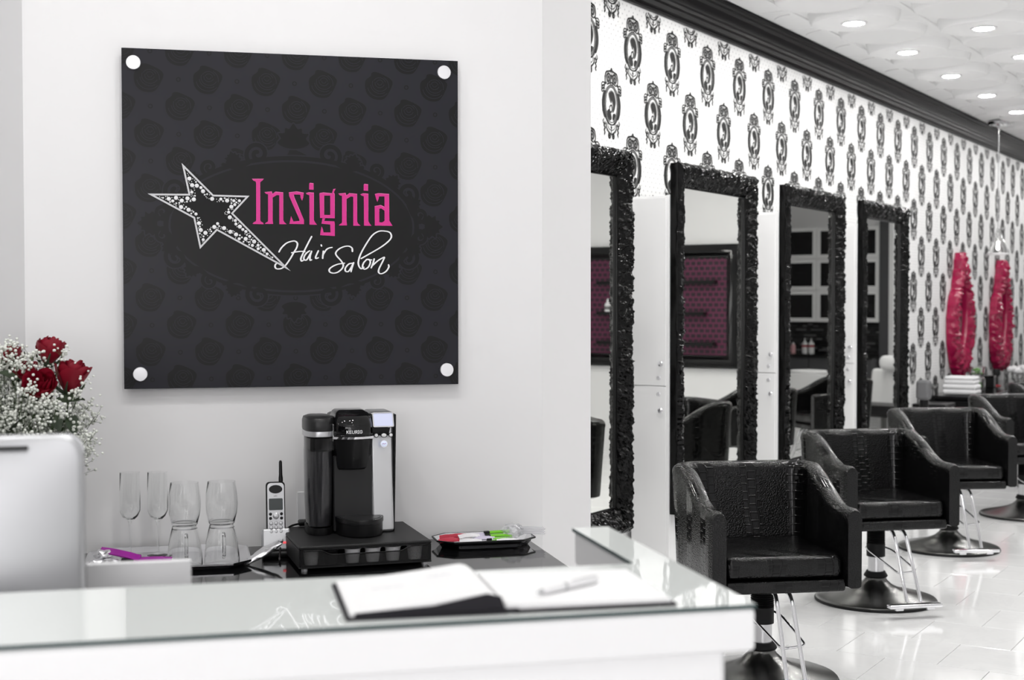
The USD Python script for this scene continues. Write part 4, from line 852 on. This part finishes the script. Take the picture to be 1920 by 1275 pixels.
def packet(a, b, z, turn, l, w, col, name, label, group, tilt=0, cat_='packet', pitch=0):
    t = rthing(name, label, cat_, a, b, z, turn, group)
    m = loft(np.array([[(x, -w / 2 * s, -.0004), (x, w / 2 * s, -.0004), (x, w / 2 * s, .0004 + k), (x, 0, .0008 + k * 1.6), (x, -w / 2 * s, .0004 + k)] for x, s, k in ((-l / 2, 1, 0), (-l / 2 + .006, 1, .0002), (-l / 4, .97, .0028), (0, .96, .0034), (l / 4, .97, .0028), (l / 2 - .006, 1, .0002), (l / 2, 1, 0))]))
    m = rot(rot(m, tilt, (1, 0, 0)), pitch, (0, 1, 0)); m = mv(m, 0, 0, -m.bounds[0][2])
    part(t, 'sachet', m, col, 40); return t
G = 'sweet sachets on the silver tray'
packet(-.165, 3.850, TZ + .024, -14, .11, .026, 'packet_magenta', 'sachet', 'magenta paper sachet rising highest beside the computer', G, 25, pitch=12)
packet(-.080, 3.832, TZ + .022, -4, .10, .024, 'packet_magenta', 'sachet', 'magenta paper sachet pointing towards the stacked tumblers', G, 15)
packet(-.135, 3.835, TZ + .008, -8, .13, .034, 'cover_black', 'sachet', 'black paper sachet tucked under the magenta one', G, 10)
packet(-.110, 3.865, TZ + .014, -10, .11, .024, 'cover_black', 'sachet', 'black paper sachet lying over the magenta ones', G, 22)
packet(-.165, 3.825, TZ + .002, -50, .07, .022, 'packet_pink', 'sachet', 'small pale pink sachet below the magenta ones', G)
t = rthing('wrapped_sweets', 'crinkled clear wrappers lying at the tray end beside the computer', 'sweets', -.222, 3.85, TZ)
def crumple(r, seed, sc):
    m = trimesh.creation.icosphere(2, r); v = m.vertices * sc; m.vertices = v * (1 + .55 * (meshkit.noise(v * 90 + 5, seed)[:, None] - .5)); return mv(m, 0, 0, -m.bounds[0][2])
for k, (x, y, z) in enumerate([(0, 0, 0), (.035, -.012, 0), (.015, .01, .02)]): part(t, 'wrapper', mv(crumple(.020, k, (1.2, .9, .8)), x, y, z), 'brushed', False)
t = rthing('wrapped_cutlery', 'crinkled cellophane pouch leaning over the tray rim before the telephone', 'pouch', .222, 3.882, ZC, 25)
m = trimesh.creation.icosphere(3, 1.0); m.apply_scale((.060, .024, .010)); v = m.vertices; m.vertices = v * (1 + .7 * (meshkit.noise(v * 70 + 3, 2)[:, None] - .5)); m = rot(m, -24, (0, 1, 0)); part(t, 'pouch', mv(m, 0, 0, -m.bounds[0][2] + .001), 'brushed', False)

# ---------------------------------------------------------------- cordless telephone, outlet
t = rthing('telephone', 'silver and black cordless telephone standing upright in its cradle', 'telephone', .257, 3.985, ZC)
c = part(t, 'cradle', cat(rb(-.040, .040, -.045, .055, 0, .018, .006), rb(-.038, .038, -.02, .05, .012, .060, .008)), 'satin_black'); part(c, 'cradle_front', rot(rb(-.040, .040, -.030, -.012, .012, .075, .006), -14, (1, 0, 0), (0, 0, .02)), 'silver_plastic'); part(c, 'lamp', rot(cb(.018, .034, -.034, -.029, .030, .036, .001), -14, (1, 0, 0), (0, 0, .02)), 'led_red', False)
def hs(m): return mv(rot(m, -9, (1, 0, 0), (0, 0, 0)), 0, -.018, .030)
h_ = part(t, 'handset', hs(rb(-.0270, .0270, -.002, .026, 0, .182, .010, 14)), 'satin_black')
part(h_, 'face', hs(mv(upright(ext(rrect(-.0235, .0235, .004, .178, .010), .003)), 0, -.0015, 0)), 'silver_plastic', 40)
part(h_, 'earpiece', hs(mv(upright(ext(ell(0, .160, .019, .012, 24), .001)), 0, -.0045, 0)), 'satin_black')
part(h_, 'display', hs(mv(upright(ext(rrect(-.0195, .0195, .101, .134, .003), .001)), 0, -.0045, 0)), 'lcd_dark')
part(h_, 'antenna', hs(lathe([(.0062, .175), (.0062, .19), (.0050, .20), (.0046, .235), (.003, .240), (0, .241)], 14)).apply_translation((.016, .012, 0)), 'satin_black')
dome = lathe([(.0055, 0), (.0055, .0015), (.004, .003), (0, .0036)], 14)
def key(x, z, s=1., m_='silver_plastic', nm='key'): part(h_, nm, hs(mv(upright(tm(dome).copy().apply_scale((s, s, 1))), x, -.0042, z)), m_)
for r_ in range(5):
    for cc in (-1, 0, 1): key(cc * .0135, .064 - r_ * .0118, .98)
key(0, .084, 1.6); [key(sx * .0155, z, .8, 'satin_black') for sx in (-1, 1) for z in (.090, .078)]
tx = meshkit.text_mesh('at&t', .004, .0003); tx.apply_translation((-.006, .139, 0)); part(h_, 'brand_lettering', hs(mv(upright(tx), 0, -.0046, 0)), 'charcoal', False)
t = rthing('wall_outlet', 'white two-socket wall outlet partly behind the coffee maker', 'outlet', .366, 4.149, .878)
part(t, 'plate', rb(-.036, .036, -.006, 0, -.060, .060, .003), 'white_plastic')
for z in (-.02, .02): s_ = part(t, 'socket', mv(upright(ext(rrect(-.017, .017, z - .0145, z + .0145, .008), .002)), 0, -.0055, 0), 'white_lacquer'); part(s_, 'slots', cat(*[bx(x - .001, x + .001, -.0079, -.0074, z - .002, z + .006) for x in (-.006, .006)]), 'satin_black', False)

# ---------------------------------------------------------------- pod drawer and coffee maker
DT = 5.5
t = rthing('pod_drawer', 'black steel drawer stand for coffee pods with a wire mesh front', 'drawer stand', .470, 3.90, ZC, DT * 0 + 4)
W_, D_, H_ = .182, .172, .066
part(t, 'top', cb(-W_, W_, -D_, D_, .058, .068, .003), 'soft_black', False); part(t, 'side', cb(-W_, -W_ + .004, -D_ + .004, D_, .010, .058, .001), 'soft_black', False); part(t, 'side', cb(W_ - .004, W_, -D_ + .004, D_, .010, .058, .001), 'soft_black', False); part(t, 'bottom', cb(-W_, W_, -D_, D_, .008, .012, .001), 'soft_black', False); part(t, 'back', bx(-W_ + .004, W_ - .004, D_ - .004, D_, .012, .058), 'soft_black', False)
for sx in (-1, 1):
    for sy in (-1, 1): part(t, 'foot', cyl(.009, 0, .008, 14, sx * .165, sy * .155), 'silver_plastic')
fr = rrect(-W_ + .003, W_ - .003, .012, .060, .006).difference(rrect(-W_ + .009, W_ - .009, .017, .0565, .004)); d_ = part(t, 'drawer_front', mv(upright(ext(fr, .003)), 0, -D_ + .003, 0), 'satin_black')
part(d_, 'bar', tube(bend([(-W_ + .012, -D_ - .0005, .056), (-W_ + .06, -D_ - .0005, .0555), (-W_ + .085, -D_ - .0005, .043), (W_ - .085, -D_ - .0005, .043), (W_ - .06, -D_ - .0005, .0555), (W_ - .012, -D_ - .0005, .056)], .008, 4), .0018, 6), 'satin_black')
me = Polygon([(-W_ + .009, .017), (W_ - .009, .017), (W_ - .009, .056), (W_ - .062, .056), (W_ - .086, .043), (-W_ + .086, .043), (-W_ + .062, .056), (-W_ + .009, .056)]); part(d_, 'mesh', mv(upright(flat(me)), 0, -D_ + .0015, 0), 'wire_mesh', False)
part(d_, 'tray_floor', bx(-W_ + .006, W_ - .006, -D_ + .004, D_ - .01, .012, .0135), 'satin_black', False)
PN = ['first', 'second', 'third', 'fourth', 'fifth', 'sixth']
ca, sa = math.cos(rad(4)), math.sin(rad(4))
for k, x in enumerate((-.145, -.093, -.032, .024, .080, .142)):
    y = -D_ + .032; a_, b_ = .470 + x * ca - y * sa, 3.90 + x * sa + y * ca
    t = rthing('coffee_pod', f'{"black" if k == 1 else "white"} coffee pod in the drawer, {PN[k]} counted from the telephone', 'coffee pod', a_, b_, ZC + .0136, 4, 'coffee pods in the drawer')
    part(t, 'cup', lathe([(0, 0), (.0165, 0), (.0175, .002), (.0215, .036), (.0215, .037), (0, .037)], 24), 'satin_black' if k == 1 else 'cup_white'); part(t, 'rim', lathe([(.0215, .0365), (.0238, .0368), (.0238, .039), (0, .0392), (0, .0365)], 24), 'satin_black' if k == 1 else 'white_plastic')
t = rthing('plug_adapter', 'black plug adapter lying behind the coffee maker', 'adapter', .352, 4.075, ZC + .0685); part(t, 'body', rb(-.025, .025, -.018, .018, 0, .016, .005), 'satin_black')

t = rthing('coffee_maker', 'black and silver single-cup coffee maker standing on the pod drawer', 'coffee maker', .464, 3.93, ZC + .0685, 2)
part(t, 'rear_housing', rb(-.052, .120, -.01, .13, .0, .335, .012), 'satin_black'); part(t, 'recess_panel', cb(-.052, .058, -.022, -.008, .005, .22, .003), 'charcoal', False)
col = rb(.056, .124, -.035, .12, .0, .340, .009, 12); v = np.array(col.vertices); v[:, 1] += np.where(v[:, 1] < 0, np.clip((v[:, 2] - .27) / .07, 0, 1) * .035 + (.0) * v[:, 2], 0); v[:, 0] -= np.clip(.25 - v[:, 2], 0, 1) * .02 * (v[:, 0] > .1); col.vertices = v
cp = part(t, 'control_column', col, 'column_silver', 30); v2 = col.copy(); e_ = cb(.1235, .1275, -.025, .12, 0, .334, .0015); ve = np.array(e_.vertices); ve[:, 0] -= np.clip(.25 - ve[:, 2], 0, 1) * .02; e_.vertices = ve; part(cp, 'edge_trim', e_, 'satin_black', False)
def tiltp(m): return mv(rot(m, -24, (1, 0, 0)), .090, -.0245, .316)
part(cp, 'display', tiltp(rb(-.029, .027, -.006, .004, -.019, .021, .003)), 'lcd'); part(cp, 'display_frame', tiltp(mv(upright(ext(rrect(-.031, .029, -.021, .023, .004).difference(rrect(-.028, .026, -.018, .020, .003)), .006)), 0, -.001, 0)), 'chrome')
for x, s_ in ((-.018, .0048), (.004, .0052), (.024, .0048)):
    b_ = part(cp, 'button', mv(rot(lathe([(s_, 0), (s_, .004), (s_ - .0012, .005), (0, .005)], 18), 90, (1, 0, 0)).apply_scale((1.4 if x == .004 else 1, 1, 1)), .086 + x, -.0335, .276), 'white_plastic'); part(b_, 'button_ring', mv(rot(lathe([(s_ + .0002, -.001), (s_ + .0018, -.001), (s_ + .0018, .0022), (s_ + .0002, .0022), (s_ + .0002, -.001)], 18), 90, (1, 0, 0)).apply_scale((1.4 if x == .004 else 1, 1, 1)), .086 + x, -.034, .276), 'satin_black')
b_ = part(cp, 'brew_button', mv(rot(lathe([(.0085, 0), (.0085, .0035), (.0065, .0045), (0, .0045)], 22), 90, (1, 0, 0)), .090, -.0348, .252), mat('blue_white', (.75, .80, .95), .3, emission_color=(.6, .7, 1), emission_strength=.3) or 'blue_white'); part(b_, 'button_ring', mv(rot(lathe([(.0087, 0), (.0102, 0), (.0102, .003), (.0087, .003), (.0087, 0)], 22), 90, (1, 0, 0)), .090, -.0348, .252), 'chrome')
tx = ext(stroke([(-.005, -.0010), (-.002, .0005), (.001, -.0006), (.005, .0014)], .0011), .0002); part(b_, 'printed_mark', mv(upright(tx), .090, -.0394, .252), 'bottle_red', False)
# brew head: rounded lid, chrome band, tapering funnel
def dshape(hw, front, back, bulge, n=12): x = np.linspace(-hw, hw, n); f = -front - bulge * (1 - (x / hw) ** 2); return np.array(list(zip(x, f)) + [(hw, back), (-hw, back)])
def dl(spec): return loft(np.array([np.c_[dshape(hw, fr_, .06, bu), np.full(14, z)] for hw, fr_, bu, z in spec]))
hd = part(t, 'brew_head', dl([(.0535, .052, .020, .278), (.054, .056, .022, .284), (.0535, .056, .022, .31), (.050, .046, .020, .330), (.044, .026, .016, .343), (.036, .0, .010, .348)]), 'gloss_black', 40)
part(hd, 'handle_band', dl([(.0555, .056, .022, .269), (.0562, .060, .023, .271), (.0562, .060, .023, .277), (.0555, .056, .022, .279)]), 'chrome', 30); part(hd, 'funnel', dl([(.036, .022, .012, .180), (.040, .032, .016, .186), (.045, .040, .018, .225), (.049, .044, .018, .268)]), 'satin_black', 40)
part(hd, 'arm', cb(-.058, -.0535, -.05, .06, .262, .312, .002), 'chrome', False)
tx = meshkit.text_mesh('KEURIG', .0088, .0004, True); tx.apply_translation((-tx.bounds.mean(0)[0], 0, 0)); v = np.array(tx.vertices); v = np.c_[v[:, 0], -.0562 - .022 * (1 - (v[:, 0] / .054) ** 2) - v[:, 2] - .0002, v[:, 1] + .2865]; part(hd, 'lettering', trimesh.Trimesh(v, tx.faces, process=False), 'sign_white', False, label='white KEURIG lettering')
# water tank
def oval(hx, hy, z, k=28): a = np.linspace(0, 2 * PI, k, endpoint=False); return np.c_[-.088 + hx * np.sign(np.cos(a)) * np.abs(np.cos(a)) ** .75, .030 + hy * np.sign(np.sin(a)) * np.abs(np.sin(a)) ** .75, np.full(k, z)]
wt = part(t, 'water_tank', loft(np.array([oval(.034, .074, .020), oval(.0375, .078, .10), oval(.0395, .080, .275)])), 'smoke_glass', 40); part(wt, 'water', loft(np.array([oval(.030, .070, .024), oval(.034, .075, .10), oval(.036, .077, .235)])), 'water_dark', 40); part(wt, 'inner_column', cb(-.094, -.062, .03, .085, .02, .270, .004), 'satin_black', False)
part(t, 'tank_base', loft(np.array([oval(.036, .076, 0), oval(.037, .077, .004), oval(.037, .077, .020)])), 'satin_black', 40); ld = part(t, 'tank_lid', loft(np.array([oval(.041, .082, .290), oval(.043, .085, .296), oval(.043, .085, .318), oval(.040, .078, .328), oval(.030, .05, .333)])), 'charcoal', 40); part(ld, 'lid_band', loft(np.array([oval(.0400, .081, .275), oval(.0425, .0835, .277), oval(.0425, .0835, .290), oval(.041, .082, .292)])), 'silver_plastic', 40)
a_ = np.linspace(PI, 2 * PI, 20); dt = lambda s_, z: np.array([(.020 + .068 * s_ * math.cos(q), -.02 + .105 * s_ * math.sin(q), z) for q in a_]); tr_ = part(t, 'drip_tray', loft(np.array([dt(.93, 0), dt(.97, .004), dt(.97, .036), dt(1.0, .037), dt(1.0, .047), dt(.98, .049)])), 'satin_black', 40); part(tr_, 'grate', loft(np.array([dt(.9, .0485), dt(.9, .0502)])), 'charcoal', 40)
t = rthing('power_cord', 'black power cord of the coffee maker hanging between telephone and pod drawer', 'cord', .464, 3.93, ZC + .0685)
part(t, 'cord', tube(spline([(-.09, .11, .02), (-.13, .12, .01), (-.165, .10, .004), (-.19, .06, -.02), (-.200, .0, -.058), (-.205, -.06, -.064)], 6), .003, 7), 'matte_black')

# ---------------------------------------------------------------- second tray with sachets
tray('sachet_tray', 'silver tray with clipped corners full of sugar sachets beside the coffee maker', .722, 1.018, 3.935, 4.105, .045, .024, ('chrome', 'satin_black'))
Z2 = ZC + .004; G = 'sachets on the tray beside the coffee maker'
for k, (a, b, z, tu, col, lab) in enumerate([(.760, 3.985, .014, 14, 'packet_red', 'red sugar sachet at the tray end nearest the coffee maker'), (.772, 4.03, .016, -10, 'packet_red', 'red sugar sachet lying behind the nearest red one'), (.800, 4.015, .020, -16, 'packet_red', 'red sugar sachet half covered by white ones'),
    (.822, 3.998, .022, 6, 'packet_white', 'white sachet over the red ones, upper of two'), (.820, 3.965, .012, -5, 'packet_white', 'white sachet at the front rim of the tray'), (.862, 4.012, .020, 5, 'packet_lavender', 'pale lavender sachet in the middle of the tray'), (.864, 3.988, .015, -4, 'packet_lavender', 'pale lavender sachet overlapping its lavender neighbour'),
    (.912, 4.015, .028, 3, 'packet_green', 'bright green stick sachet, topmost of three'), (.912, 4.000, .020, 0, 'packet_green', 'bright green stick sachet, middle of three'), (.912, 3.985, .012, 3, 'packet_green', 'bright green stick sachet, lowest of three'), (.930, 3.960, .010, -14, 'packet_white', 'white sachet lying before the green sticks'), (.885, 3.955, .004, 2, 'packet_green', 'green sachet flat on the tray floor')]):
    t = packet(a, b, Z2 + z, tu, .066 if col != 'packet_green' else .080, .019 if col != 'packet_green' else .012, col, 'sugar_sachet', lab, G, 24)
    if col == 'packet_green' and z > .005: part(t, 'dark_end', cb(-.042, -.026, -.007, .007, .001, .0085, .001), 'cover_black', False)
t = rthing('spoon_bundle', 'bundle of clear plastic spoons wrapped in cellophane on the sachet tray', 'spoons', .985, 4.02, Z2 + .018, -3)
for k in range(9): y, z = (k % 3 - 1) * .011, (k // 3) * .007; part(t, 'spoon_handle', tube([(-.01, y, z + .010), (.07, y * 1.6, z + .006)], .0022, 6), 'clear_plastic')
m = trimesh.creation.icosphere(3, 1.0); m.apply_scale((.034, .030, .020)); v = m.vertices; m.vertices = v * (1 + .45 * (meshkit.noise(v * 120 + 3, 6)[:, None] - .5)); part(t, 'wrapper', mv(m, -.025, 0, .015), 'clear_plastic', False)
